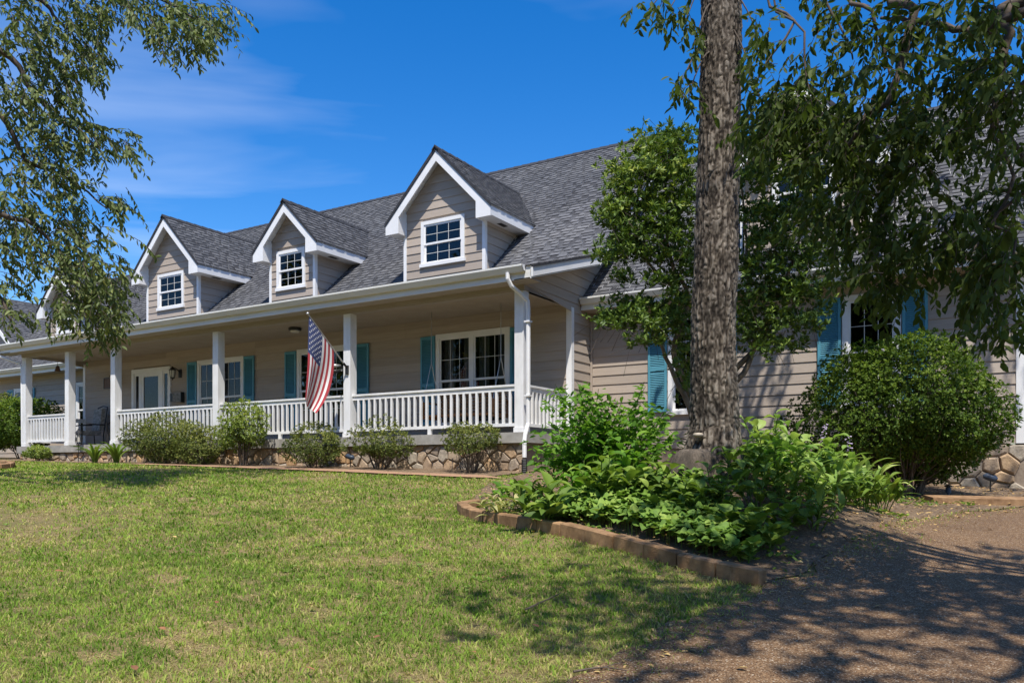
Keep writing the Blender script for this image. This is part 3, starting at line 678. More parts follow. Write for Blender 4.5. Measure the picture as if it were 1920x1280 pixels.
gw = MB().prism([(gxr-hw*2+0.3, gy, 1.5), (gxr-0.3, gy, 1.5), (gxr-0.3, gy, gze+0.1), (gxr-hw, gy, gp-0.15), (gxr-hw*2+0.3, gy, gze+0.1)], (0, 0.1, 0)).build('garage_wall', 'siding', H)
z = 1.6
while z < gp-0.4:
    lim = lambda zz: (hw-0.3) if zz < gze else max(0.05, hw-0.3-(zz-gze)/0.8)
    board(gw, 'x', gy, -1, z, z+0.2, gxr-hw-lim(z), gxr-hw+lim(z), gxr-hw-lim(z+.2), gxr-hw+lim(z+.2)); z += 0.2

# --- dormers
def dormer(xc, W, zp, YD, base, win, y_of_z, hov=0.36, fov=0.32, seed=0):
    h = W/2+hov; s = 1.03; zt = lambda dx_: zp-s*abs(dx_)
    yf = YD-fov; yb = y_of_z(zp)+0.25
    D = MB(); D.prism([(xc-W/2, YD+0.03, base-0.4), (xc+W/2, YD+0.03, base-0.4), (xc+W/2, YD+0.03, zt(W/2)-0.1), (xc, YD+0.03, zp-0.1), (xc-W/2, YD+0.03, zt(W/2)-0.1)][::-1], (0, 0.02, 0))
    # front sheathing is a frame round the window so the glass looks into a dark loft
    wx0, wx1, wz0, wz1 = win
    D = MB(); yA = YD+0.001; yB = YD+0.06
    for (a, b, c0, c1) in ((xc-W/2, wx0+0.03, base-0.4, wz1), (wx1-0.03, xc+W/2, base-0.4, wz1), (wx0+0.03, wx1-0.03, base-0.4, wz0+0.03)): D.box(a, b, yA, yB, c0, c1)
    zz = zt(W/2)-0.1
    D.prism([(xc-W/2, yA, wz1), (xc-W/2, yA, max(zz, wz1+0.01)), (xc, yA, zp-0.12), (xc+W/2, yA, max(zz, wz1+0.01)), (xc+W/2, yA, wz1)], (0, 0.059, 0))
    d = D.build('dormer', 'siding', H)
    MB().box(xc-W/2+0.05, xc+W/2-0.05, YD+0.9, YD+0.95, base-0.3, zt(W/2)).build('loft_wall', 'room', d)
    z = base-0.1
    while z < zp-0.25:
        z1 = z+0.2
        lim = lambda q: min(W/2-0.001, max(0.02, (zp-0.12-q)/s))
        a0, a1 = lim(z), lim(z1)
        holes = [(wx0+0.02, wx1-0.02)] if (z1 > wz0+0.02 and z < wz1-0.02) else []
        if holes:
            for k, (p, q) in enumerate(cut(xc-a0, xc+a0, holes)):
                tp = max(p, xc-a1) if k == 0 else p; tq = min(q, xc+a1) if q > wx1 else q
                board(d, 'x', YD, -1, z, z1, p, q, tp, tq)
        else: board(d, 'x', YD, -1, z, z1, xc-a0, xc+a0, xc-a1, xc+a1)
        z = z1
    for o in (1, -1):     # cheeks
        X = xc+o*W/2; zc_ = zt(W/2+0.0)-0.05
        MB().prism([(X, YD, base-0.3), (X, YD, zc_), (X, y_of_z(zc_)+0.2, zc_), (X, y_of_z(base-0.3)+0.2, base-0.3)], (-o*0.05, 0, 0)).build('cheek_wall', 'siding', d)
        z = base-0.1
        while z < zc_-0.02:
            z1 = min(z+0.2, zc_); e0 = y_of_z(z)+0.06; e1 = y_of_z(z1)+0.06
            if e0 > YD+0.05: board(d, 'y', X, o, z, z1, YD+0.0, max(e0, YD+0.06), YD+0.0, e1)
            z = z1
        xa, xb = sorted((X-o*0.055, X+o*0.032)); MB().box(xa, xb, YD-0.034, YD+0.05, base-0.2, zt(W/2)-0.12).build('corner_board', 'white', d)
    window(d, wx0, wx1, wz0, wz1, YD-0.005, 1, 3, 2, 0.085, nested=True)
    for o in (1, -1):     # roof planes, fascia, soffit
        e = (xc+o*h, zt(h))
        deck('dormer_roof', ([(xc+o*h, yf, e[1]), (xc+o*h, yb, e[1]), (xc, yb, zp), (xc, yf, zp)] if o > 0 else [(xc-h, yb, e[1]), (xc-h, yf, e[1]), (xc, yf, zp), (xc, yb, zp)]), 0.06, 'white', d)
        c_ = math.hypot(1, s)
        ye = y_of_z(e[1])+0.5
        if o > 0: shingles((xc+h+0.02, yf-0.02, e[1]-0.02), (0, 1, 0), np.array([-1, 0, s])/c_, yb-yf, h*c_+0.03, d, seed=seed)
        else: shingles((xc-h-0.02, yb, e[1]-0.02), (0, -1, 0), np.array([1, 0, s])/c_, yb-yf+0.02, h*c_+0.03, d, seed=seed+1)
        q = lambda x_, z_: (xc+o*x_, yf, z_)
        poly = [q(0, zp-0.07), q(h, zt(h)-0.07), q(h, zt(h)-0.27), q(h-0.40, zt(h)-0.27), q(h-0.40, zt(h-0.40)-0.30), q(0, zp-0.32)]
        MB().prism(poly, (0, 0.035, 0)).build('rake_board', 'white', d)
        MB().prism([q(0, zp+0.03), q(h+0.02, zt(h+0.02)+0.03), q(h+0.02, zt(h+0.02)-0.05), q(0, zp-0.07)], (0, -0.022, 0)).build('drip_edge', 'dark_edge', d)
        yq = y_of_z(zt(h)-0.2)+0.25
        xa, xb = sorted((xc+o*(h-0.03), xc+o*h)); MB().box(xa, xb, yf+0.036, yq, zt(h)-0.25, zt(h)-0.05).build('fascia', 'white', d)
        xa, xb = sorted((xc+o*(W/2-0.02), xc+o*(h-0.031))); MB().box(xa, xb, yf+0.036, yq, zt(h)-0.25, zt(h)-0.23).build('soffit', 'white', d)
        MB().box(min(xc+o*(h-0.40), xc+o*(h-0.37)), max(xc+o*(h-0.40), xc+o*(h-0.37)), yf+0.036, YD, zt(h)-0.27, zt(h-0.4)-0.1).build('cornice_return', 'white', d)
        if o > 0: MB().box(xc+W/2+0.10, xc+W/2+0.22, YD+0.35, YD+0.65, zt(h)-0.256, zt(h)-0.249).build('soffit_vent', 'black_metal', d)
    ridge_cap((xc, yf-0.02, zp), (xc, y_of_z(zp)+0.1, zp), d, (1, 0, -s), (-1, 0, -s), 0.13)
    return d
ys_main = lambda z: y_steep(z)
ys_wing = lambda z: 15.6+(z-5.25)/S2
dormer(-11.50, 2.33, 9.16, 15.6, 6.15, (-12.15, -10.88, 6.51, 7.575), ys_main, seed=41)
dormer(-16.55, 1.68, 8.80, 15.6, 6.15, (-17.12, -16.05, 6.51, 7.555), ys_main, seed=43)
dormer(-21.66, 2.42, 9.22, 15.6, 6.15, (-22.33, -21.09, 6.51, 7.58), ys_main, seed=45)
dormer(-3.45, 2.40, 9.05, 16.4, 5.9, (-4.05, -2.85, 6.5, 7.57), ys_wing, seed=47)
dormer(-28.75, 2.00, 8.75, 16.4, 5.9, (-29.3, -28.2, 6.5, 7.5), ys_wing, seed=49)

# shingles: the 300 that show largest become parts, the rest one piece of geometry per roof surface
vis = [(np.linalg.norm(np.array(s[1][0])-[0, 0, CZ]), k) for k, s in enumerate(shingle_pool) if s[0] is roof and s[1][0][0] > -13.0 and s[1][0][0] > -9.9-(s[1][0][2]-6.2)*0.4]
vis.sort(); big = {k for _, k in vis[:300]}
SH_F = [(0, 1, 3, 2), (2, 3, 4, 5)]
rest = {}
for k, (ow, q, sh) in enumerate(shingle_pool):
    if k in big: link_mesh('shingle', q, SH_F, 'shingle', roof, rnd=[sh*0.2, sh])
    else: rest.setdefault(ow.name, (ow, []))[1].append((q, sh))
for nm, (ow, L) in rest.items():
    V = np.array([q for q, _ in L]).reshape(-1, 3); n = len(L); b = np.arange(n)[:, None]*6
    Fq = np.concatenate([b+np.array([[0, 1, 3, 2]]), b+np.array([[2, 3, 4, 5]])], 0); sh = np.array([s for _, s in L])
    o = link_mesh('shingle_field', V, Fq, 'shingle', ow, rnd=np.r_[sh*0.2, sh]); o['kind'] = 'stuff'

# --- front door with sidelights
def front_door():
    x0, x1 = DOOR; zt = 4.68; y = YW; m = MB()
    m.box(x0, x1, y-0.06, y+0.02, zt-0.11, zt); m.box(x0, x0+0.11, y-0.06, y+0.02, ZS, zt-0.11); m.box(x1-0.11, x1, y-0.06, y+0.02, ZS, zt-0.11)
    for x in (x0+0.42, x1-0.42): m.box(x-0.05, x+0.05, y-0.05, y+0.02, ZS, zt-0.11)
    for a, b in ((x0+0.11, x0+0.37), (x1-0.37, x1-0.11)):
        m.box(a, a+0.05, y-0.03, y+0.01, ZS, zt-0.11); m.box(b-0.05, b, y-0.03, y+0.01, ZS, zt-0.11); m.box(a+0.05, b-0.05, y-0.03, y+0.01, ZS, ZS+0.25)
        m.box(a+0.05, b-0.05, y-0.03, y+0.01, zt-0.2, zt-0.11)
    d = m.build('front_door', 'white', H)
    for a, b in ((x0+0.16, x0+0.32), (x1-0.32, x1-0.16)): MB().box(a, b, y-0.012, y-0.008, ZS+0.25, zt-0.2).build('sidelight_pane', 'glass', d)
    a, b = x0+0.47, x1-0.47; m = MB(); s = 0.11
    m.box(a, b, y-0.045, y, zt-0.25, zt-0.11); m.box(a, b, y-0.045, y, ZS, ZS+0.22); m.box(a, a+s, y-0.045, y, ZS+0.22, zt-0.25); m.box(b-s, b, y-0.045, y, ZS+0.22, zt-0.25)
    m.build('storm_door', 'white', d); MB().box(a+s, b-s, y-0.025, y-0.02, ZS+0.22, zt-0.25).build('pane', 'glass', d)
    MB().box(a+s-0.02, b-s+0.02, y+0.05, y+0.09, ZS, zt-0.2).build('inner_door', 'swing_wood', d)
    MB().box(b-0.08, b-0.05, y-0.09, y-0.045, ZS+0.95, ZS+1.1).build('door_handle', 'steel', d)
front_door()

# ------------------------------------------------------------------ things on and about the porch
def wall_lantern(x, z, label):
    y = YW-0.03; r = empty('wall_lantern', (x, y, z-0.2), label, 'lantern', None)
    MB().box(x+0.06, x+0.17, y-0.03, y, z-0.12, z+0.12).build('back_plate', 'black_metal', r)
    MB().tube([(x+0.11, y-0.03, z+0.05), (x+0.11, y-0.14, z+0.13), (x, y-0.18, z+0.17)], 0.012, 6).build('arm', 'black_metal', r)
    MB().lathe((x, y-0.18, z), [(0.012, 0.2), (0.03, 0.17), (0.11, 0.09), (0.1, 0.085)], 6).build('cap', 'black_metal', r)
    MB().lathe((x, y-0.18, z), [(0.085, 0.08), (0.055, -0.12)], 6).build('lamp_glass', 'lamp_glass', r)
    m = MB()
    for k in range(6):
        an = math.pi/3*k; m.tube([(x+0.09*math.cos(an), y-0.18+0.09*math.sin(an), z+0.085), (x+0.06*math.cos(an), y-0.18+0.06*math.sin(an), z-0.125)], 0.008, 4)
    m.lathe((x, y-0.18, z), [(0.065, -0.12), (0.06, -0.145), (0.015, -0.17), (0.008, -0.2)], 8); m.build('cage', 'black_metal', r)
wall_lantern(-20.82, 4.43, 'black wall lantern between the front door and the teal shutter')
wall_lantern(-23.75, 4.42, 'black wall lantern beside the dark wooden plaque, half behind a post')
mb_ = empty('mailbox', (-20.95, YW-0.09, 3.55), 'small dark wall mailbox with pale woven front beside the door', 'mailbox')
MB().box(-21.05, -20.93, YW-0.13, YW-0.03, 3.62, 3.86).build('lid_box', 'black_metal', mb_)
m = MB()
for k in range(6): m.box(-20.92, -20.55, YW-0.14, YW-0.03, 3.60+k*0.042, 3.60+k*0.042+0.034)
m.build('body', 'cushion', mb_); MB().box(-20.55, -20.53, YW-0.145, YW-0.03, 3.58, 3.88).build('end_plate', 'black_metal', mb_)
pq = empty('plaque', (-24.32, YW-0.04, 4.25), 'dark brown wooden plaque on the porch wall', 'plaque')
MB().box(-24.45, -24.0, YW-0.055, YW-0.028, 4.2, 4.5).build('panel', 'brown_wood', pq)
m = MB()
for a, b, c, d in ((-24.46, -23.99, 4.5, 4.52), (-24.46, -23.99, 4.18, 4.2), (-24.47, -24.45, 4.18, 4.52), (-24.0, -23.98, 4.18, 4.52)): m.box(a, b, YW-0.065, YW-0.03, c, d)
m.build('border', 'black_metal', pq)
# hanging bell at the left opening
bl = onY(108, 690, 14.4); be = empty('hanging_bell', tuple(bl-np.array([0, 0, 0.12])), 'small dark bell hanging from the porch ceiling', 'bell')
MB().lathe(tuple(bl), [(0.09, -0.1), (0.085, -0.08), (0.06, 0.0), (0.045, 0.06), (0.015, 0.08)], 12).build('bell', 'brown_wood', be, True)
MB().tube([tuple(bl+np.array([0, 0, 0.08])), (bl[0], bl[1], 5.10)], 0.006, 5).build('cord', 'black_metal', be)
# ceiling fan light seen at the porch ceiling
cf = onY(553, 608, 14.2); cfz = 5.1
c_ = empty('ceiling_lamp', (cf[0], 14.2, 5.0), 'flat dark metal ceiling lamp under the porch ceiling behind the flag', 'lamp')
MB().lathe((cf[0], 14.2, cfz), [(0.07, -0.09), (0.15, -0.07), (0.16, -0.02), (0.13, 0.0)], 14).build('canopy', 'black_metal', c_); MB().lathe((cf[0], 14.2, cfz), [(0.03, -0.13), (0.10, -0.115), (0.12, -0.08)], 14).build('lamp_glass', 'lamp_glass', c_)
# flag on the fifth post
pb = onX(655, 690, -12.40); pt_ = onX(577, 588, -12.40)
fl = empty('flag', (-12.40, 13.26, pb[2]), 'stars and stripes flag on a slanted steel pole fixed to a porch post', 'flag')
B0 = np.array([-12.40, 13.255, pb[2]]); T0 = np.array(pt_); PL = np.linalg.norm(T0-B0)
MB().tube([B0, B0+(T0-B0)*0.5, T0], [0.016, 0.014, 0.012], 8).build('pole', 'steel', fl)
MB().lathe(tuple(T0), [(0.005, -0.03), (0.028, -0.015), (0.03, 0.005), (0.015, 0.03)], 10).build('finial', 'steel', fl, True)
m = MB(); m.box(-12.44, -12.36, 13.245, 13.28, pb[2]-0.14, pb[2]+0.05); m.tube([B0+np.array([0, 0.01, -0.0]), B0+(T0-B0)*0.09], 0.026, 8); m.build('bracket', 'black_metal', fl)
def cloth(u, v):
    """u 0..1 along the hoist (0 at the pole tip), v 0..1 along the fly (hanging down)"""
    top = T0+(B0-T0)*(0.03+0.62*u)
    e0 = onX(567, 748, -12.4); e1 = onX(592, 775, -12.4); end = e0+(e1-e0)*u
    mid = top*0.45+end*0.55+np.array([0, 0, -0.0]); mid[1] += 0.42*u; mid[2] += -0.04*u
    p = top*(1-v)**2+2*mid*v*(1-v)+end*v*v
    amp = 0.06*min(1, v*1.9)
    p = p+np.array([amp*math.sin(u*5.6+0.4+v*0.9), amp*0.38*math.sin(u*9.0+2.0-v*0.6), 0.0]); return p
nu, nv = 52, 48; V = [cloth(i/nu, j/nv) for i in range(nu+1) for j in range(nv+1)]; Fq = []; mi = []
for i in range(nu):
    for j in range(nv):
        Fq.append((i*(nv+1)+j, i*(nv+1)+j+1, (i+1)*(nv+1)+j+1, (i+1)*(nv+1)+j)); st = i//4
        mi.append(2 if (st < 7 and j < nv*0.4) else (0 if st % 2 == 0 else 1))
link_mesh('cloth', V, Fq, 'flag_red', fl, smooth=True, mats=['flag_red', 'flag_white', 'flag_blue'], mat_idx=mi)
m = MB()
for r_ in range(9):
    for c in range(6 if r_ % 2 == 0 else 5):
        cu = (r_+0.9)/9.8*7/13; cv = (c*2+1+(0 if r_ % 2 == 0 else 1))/12*0.4
        for side in (1, -1):
            ring = []
            for k in range(10):
                an = math.pi*k/5; rr = 0.027 if k % 2 == 0 else 0.011
                p = cloth(cu+rr*math.sin(an), cv+rr*0.60*math.cos(an)); q = np.cross(cloth(cu+0.01, cv)-cloth(cu, cv), cloth(cu, cv+0.01)-cloth(cu, cv)); q /= np.linalg.norm(q)+1e-9
                ring.append(p+q*0.006*side)
            m.add(ring, [tuple(range(10))])
m.build('stars', 'flag_white', fl)['kind'] = 'stuff'
# twin floodlight with camera on the same post
fx, fz = -12.53, 3.86
f_ = empty('security_light', (fx, 13.3, fz-0.15), 'twin-head security floodlight mounted on the porch post beside the flag', 'floodlight')
MB().lathe((fx-0.02, 13.36, fz-0.06), [(0.06, -0.02), (0.06, 0.02)], 12).build('base', 'black_metal', f_)
for dz, mt in ((0.05, 'steel'), (-0.07, 'black_metal')):
    MB().tube([(fx-0.02, 13.36, fz-0.05), (fx-0.09, 13.28, fz+dz)], 0.015, 6).build('arm', 'black_metal', f_)
    MB().tube([(fx-0.08, 13.29, fz+dz), (fx-0.13, 13.20, fz+dz-0.01), (fx-0.16, 13.14, fz+dz-0.02)], [0.022, 0.04, 0.045], 10).build('lamp_head', mt, f_, True)
# porch swing behind the right railing
sx0, sx1, sy, sz = -11.0, -9.1, 14.35, 2.78
s_ = empty('porch_swing', ((sx0+sx1)/2, sy, sz-0.1), 'brown wooden porch swing hanging on chains behind the white railing', 'swing')
for k in range(6): MB().box(sx0, sx1, sy-0.28+k*0.095, sy-0.28+k*0.095+0.08, sz, sz+0.022).build('seat_slat', 'swing_wood', s_)
for k in range(7):
    z = sz+0.07+k*0.075; y = sy+0.31+k*0.018; MB().box(sx0, sx1, y, y+0.02, z, z+0.06).build('back_slat', 'swing_wood', s_)
for x in (sx0+0.04, sx1-0.04):
    m = MB(); m.box(x-0.03, x+0.03, sy-0.28, sy+0.36, sz-0.06, sz-0.004); m.box(x-0.03, x+0.03, sy-0.28, sy-0.22, sz, sz+0.28); m.box(x-0.04, x+0.04, sy-0.3, sy+0.4, sz+0.28, sz+0.31); m.hexa([(x-.03, sy+.29, sz), (x+.03, sy+.29, sz), (x+.03, sy+.305, sz), (x-.03, sy+.305, sz), (x-.03, sy+.40, sz+.6), (x+.03, sy+.40, sz+.6), (x+.03, sy+.42, sz+.6), (x-.03, sy+.42, sz+.6)])
    m.build('arm_frame', 'swing_wood', s_)
    for dy in (-0.25, 0.36): MB().tube([(x, sy+dy, sz+0.28), (x, sy+0.05, sz+1.2), (x, sy+0.05, 5.11)], 0.009, 5).build('chain', 'steel', s_)
# patio chairs at the left end
def chair(x, y, rz, label, back_h, recl, cush):
    r = empty('patio_chair', (x, y, ZS), label, 'chair'); c, s = math.cos(rz), math.sin(rz)
    T = lambda a, b, z: (x+a*c-b*s, y+a*s+b*c, ZS+z)
    def bx(a0, a1, b0, b1, z0, z1, tilt=0.0):
        q = lambda a, b, z: T(a, b+tilt*(z-z0), z); return [q(a0, b0, z0), q(a1, b0, z0), q(a1, b1, z0), q(a0, b1, z0), q(a0, b0, z1), q(a1, b0, z1), q(a1, b1, z1), q(a0, b1, z1)]
    MB().hexa(bx(-.28, .28, -.3, .26, .36, .48)).build('seat_cushion', cush, r); MB().hexa(bx(-.27, .27, .2, .32, .5, .5+back_h, recl)).build('back_cushion', cush, r)
    m = MB()
    for a in (-.32, .32): m.tube([T(a, .3+recl*0, .34), T(a, .34+recl*(back_h+.05), .5+back_h+.05)], 0.018, 6)
    m.tube([T(-.32, .34+recl*(back_h+.05), .55+back_h), T(0, .36+recl*(back_h+.05), .6+back_h), T(.32, .34+recl*(back_h+.05), .55+back_h)], 0.018, 6); m.build('back_frame', 'black_metal', r)
    for a in (-.32, .32): MB().tube([T(a, -.33, .34), T(a, -.34, .62), T(a, -.1, .68), T(a, .33+recl*.2, .68)], 0.02, 6).build('arm', 'black_metal', r)
    for a in (-.32, .32):
        for b in (-.33, .3): MB().tube([T(a, b, .36), T(a, b*1.1, 0.0)], 0.018, 6).build('leg', 'black_metal', r)
chair(-24.3, 14.55, math.radians(-8), 'high-back patio chair with dark patterned cushion on the porch', 0.68, 0.12, 'cushion')
chair(-22.35, 14.45, math.radians(35), 'low reclined patio chair with black metal arms near the porch steps', 0.42, 0.55, 'black_metal')
# lantern on a stake before the porch
lp = onY(147, 825, 13.05); lg = gz1(lp[0], 13.05)
l_ = empty('garden_lantern', (lp[0], 13.05, lg), 'black lantern on a thin stake in front of the patio chair', 'lantern')
MB().tube([(lp[0], 13.05, lg-0.1), (lp[0], 13.05, lp[2]-0.1)], 0.012, 6).build('stake', 'black_metal', l_)
m = MB()
for k in range(4):
    an = math.pi/2*k+0.6; m.tube([(lp[0]+.07*math.cos(an), 13.05+.07*math.sin(an), lp[2]+.22), (lp[0]+.09*math.cos(an), 13.05+.09*math.sin(an), lp[2]-.06), (lp[0]+.02*math.cos(an), 13.05+.02*math.sin(an), lp[2]-.18)], 0.008, 4)
m.lathe((lp[0], 13.05, lp[2]), [(.1, .2), (.09, .22), (.03, .28), (.01, .33)], 8); m.build('cage', 'black_metal', l_); MB().lathe((lp[0], 13.05, lp[2]), [(.045, -.05), (.045, .14)], 10).build('candle', 'lamp_glass', l_)

# ------------------------------------------------------------------ vegetation generators
def unit(a): return a/(np.linalg.norm(a, axis=-1, keepdims=True)+1e-9)
def leaves(Pb, D, N, L, W, fold=0.25, curl=0.12, simple_=False):
    """arrays of leaves -> verts, quads"""
    D = unit(D); S = unit(np.cross(D, N)); N = np.cross(S, D); L = L[:, None]; W = W[:, None]
    tip = Pb+D*L-N*curl*L
    if simple_:
        l = Pb+D*L*0.5+S*W*0.5+N*fold*W*0.5; r = Pb+D*L*0.5-S*W*0.5+N*fold*W*0.5
        V = np.stack([Pb, r, tip, l], 1).reshape(-1, 3); return V, np.arange(len(Pb)*4).reshape(-1, 4), 1
    l1 = Pb+D*L*0.3+S*W*0.45+N*fold*W*0.45; r1 = Pb+D*L*0.3-S*W*0.45+N*fold*W*0.45
    l2 = Pb+D*L*0.68+S*W*0.40+N*(fold*W*0.4-curl*L*0.35); r2 = Pb+D*L*0.68-S*W*0.40+N*(fold*W*0.4-curl*L*0.35)
    V = np.stack([Pb, r1, r2, tip, l2, l1], 1).reshape(-1, 3); b = np.arange(len(Pb))[:, None]*6
    return V, np.concatenate([b+np.array([[0, 1, 2, 3]]), b+np.array([[0, 3, 4, 5]])], 0), 2
def leaf_obj(name, Pb, D, N, L, W, mat, parent, rnd=None, fold=0.25, curl=0.12, simple_=False):
    V, Fq, k = leaves(Pb, D, N, L, W, fold, curl, simple_)
    rnd = rs.rand(len(Pb)) if rnd is None else rnd
    return link_mesh(name, V, Fq, mat, parent, rnd=np.tile(rnd, k))
def rdir(n): return unit(rs.normal(size=(n, 3)))

class Foliage:
    """collects hanging leafy sprays (twig + alternate leaves) for one crown"""
    def __init__(s): s.P = []; s.D = []; s.N = []; s.L = []; s.W = []; s.R = []; s.tw = MB()
    def spray(s, p, d, length, n, ll, droop=0.6, lw=0.42, tone=0.0, hang=0.7, twig=0.004):
        p = np.array(p, float); d = np.array(d, float)/np.linalg.norm(d); pts = [p]; seg = 5; dirs = []
        for k in range(seg):
            d = d+np.array([0, 0, -droop/seg])+rs.normal(size=3)*0.1; d /= np.linalg.norm(d); pts.append(pts[-1]+d*length/seg); dirs.append(d)
        s.tw.tube(pts, [twig*(1-0.75*k/seg) for k in range(seg+1)], 3, False)
        pts = np.array(pts); t = np.linspace(0.12, 1.0, n)*seg; i = np.minimum(t.astype(int), seg-1); f = (t-i)[:, None]
        q = pts[i]*(1-f)+pts[i+1]*f; dd = np.array(dirs)[i]; side = unit(np.cross(dd, rs.normal(size=3)*0.4+np.array([0, 0, 1.0])))*np.where(np.arange(n) % 2, 1, -1)[:, None]
        ld = unit(dd*0.6+side*0.9+rs.normal(size=(n, 3))*0.35+np.array([0, 0, -hang])); 
        s.P.append(q); s.D.append(ld); s.N.append(unit(rs.normal(size=(n, 3))*0.6+np.array([0, 0, 1.0]))); L = ll*rs.uniform(0.65, 1.12, n); s.L.append(L); s.W.append(L*lw*rs.uniform(0.85, 1.15, n))
        s.R.append(np.clip(rs.beta(2, 2.6, n)+tone, 0, 1))
    def rosette(s, p, d, n, ll, lw=0.4, tone=0.0, spread=0.9):
        p = np.array(p, float); d = np.array(d, float)/np.linalg.norm(d); ld = unit(d[None]*0.7+rdir(n)*spread); s.P.append(p[None]+ld*ll*0.1); s.D.append(ld); s.N.append(unit(d[None]+rdir(n)*0.4)); L = ll*rs.uniform(0.6, 1.1, n); s.L.append(L); s.W.append(L*lw*rs.uniform(0.8, 1.2, n)); s.R.append(np.clip(rs.beta(2, 2.6, n)+tone, 0, 1))
    def build(s, name, mat, parent, bark='twig_bark', fold=0.25, curl=0.14, simple_=False, twname='twigs'):
        o = leaf_obj(name, np.concatenate(s.P), np.concatenate(s.D), np.concatenate(s.N), np.concatenate(s.L), np.concatenate(s.W), mat, parent, np.concatenate(s.R), fold, curl, simple_)
        if s.tw.v: s.tw.build(twname, bark, parent)['kind'] = 'stuff'
        return o
def curve_pts(pts, n=4):
    pts = [np.array(p, float) for p in pts]; out = []
    for i in range(len(pts)-1):
        p0 = pts[max(i-1, 0)]; p1 = pts[i]; p2 = pts[i+1]; p3 = pts[min(i+2, len(pts)-1)]
        for k in range(n):
            t = k/n; out.append(0.5*((2*p1)+(-p0+p2)*t+(2*p0-5*p1+4*p2-p3)*t*t+(-p0+3*p1-3*p2+p3)*t**3))
    out.append(pts[-1]); return out
def limb(mb, pts, r0, r1, k=7, n=4):
    c = curve_pts(pts, n); c = [p+rs.normal(size=3)*r0*0.15 for p in c]; mb.tube(c, [r0+(r1-r0)*i/(len(c)-1) for i in range(len(c))], k); return c

# --- left foreground tree
def left_tree():
    base = np.array([-16.2, 5.2]); z0 = gz1(*base)
    t = empty('overhanging_tree', (base[0], base[1], z0), 'leafy tree with drooping slender leaves reaching in over the far end of the lawn', 'tree')
    tr = MB(); limb(tr, [(base[0], base[1], z0-0.2), (base[0]+0.1, base[1], z0+2.5), (base[0]+0.4, base[1]+0.2, 6.0), (base[0]+0.6, base[1]+0.3, 9.5)], 0.24, 0.12, 10); tr.build('trunk', 'twig_bark', t, True)
    fo = Foliage(); br = MB(); D0 = 13.0
    fork = np.array([base[0]+0.4, base[1]+0.2, 6.0]); 
    B = [[(-120, 330, 12.6), (0, 400, 12.8), (60, 420, 13), (110, 470, 13.2), (150, 530, 13.2)], [(-120, 60, 12.4), (20, 110, 12.8), (60, 170, 13), (120, 230, 13.2), (190, 280, 13.3)],
         [(-100, 200, 12.8), (0, 215, 13), (50, 300, 13.3), (120, 330, 13.4), (200, 390, 13.2)], [(-100, -120, 12.4), (120, -60, 12.8), (260, -20, 13.2), (360, 30, 13.3), (420, 70, 13.2)],
         [(-80, 480, 12.6), (0, 560, 12.6), (20, 600, 12.6)], [(-120, -60, 13), (60, -10, 13.2), (110, 40, 13.4), (160, 70, 13.4)]]
    for b in B:
        pts = [fork+np.array([0, 0, random.uniform(0, 2.5)])]+[P(*q) for q in b]; limb(br, pts, 0.07, 0.012, 6)
    br.build('branches', 'twig_bark', t, True)
    # clumps: (x, y, rx, ry, sprays) in photo pixels at the branches' distance
    C = [(40, 60, 75, 65, 34), (140, 40, 50, 45, 20), (100, 130, 75, 50, 28), (150, 90, 45, 35, 10), (20, 190, 55, 50, 20), (90, 210, 60, 45, 22), (150, 260, 60, 30, 18), (215, 275, 30, 14, 6), (60, 300, 70, 50, 26),
         (30, 380, 60, 50, 22), (110, 350, 50, 35, 14), (120, 420, 55, 40, 18), (190, 380, 40, 25, 9), (50, 460, 60, 45, 22), (140, 490, 65, 50, 30), (190, 520, 45, 45, 20), (150, 560, 60, 45, 26), (200, 590, 40, 28, 12), (110, 590, 30, 30, 8), (175, 625, 22, 25, 8),
         (5, 530, 30, 40, 8), (15, 590, 30, 25, 7), (240, 25, 50, 30, 14), (310, 30, 55, 35, 17), (370, 50, 45, 40, 17), (400, 35, 30, 35, 9), (345, 80, 35, 22, 9), (280, 60, 30, 25, 7), (-60, 250, 60, 200, 40), (200, -30, 120, 35, 30), (60, -60, 90, 50, 30), (-80, -20, 60, 120, 30)]
    for (x, y, rx, ry, n) in C:
        for _ in range(int(n*2.1)):
            a = rs.normal(size=2)*0.5; q = P(x+a[0]*rx, y+a[1]*ry-12, 13.1+rs.normal()*0.45)
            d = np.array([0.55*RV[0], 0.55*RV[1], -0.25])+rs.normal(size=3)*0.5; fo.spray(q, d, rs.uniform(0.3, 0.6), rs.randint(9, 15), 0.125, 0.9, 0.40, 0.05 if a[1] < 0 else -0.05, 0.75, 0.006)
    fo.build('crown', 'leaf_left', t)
left_tree()

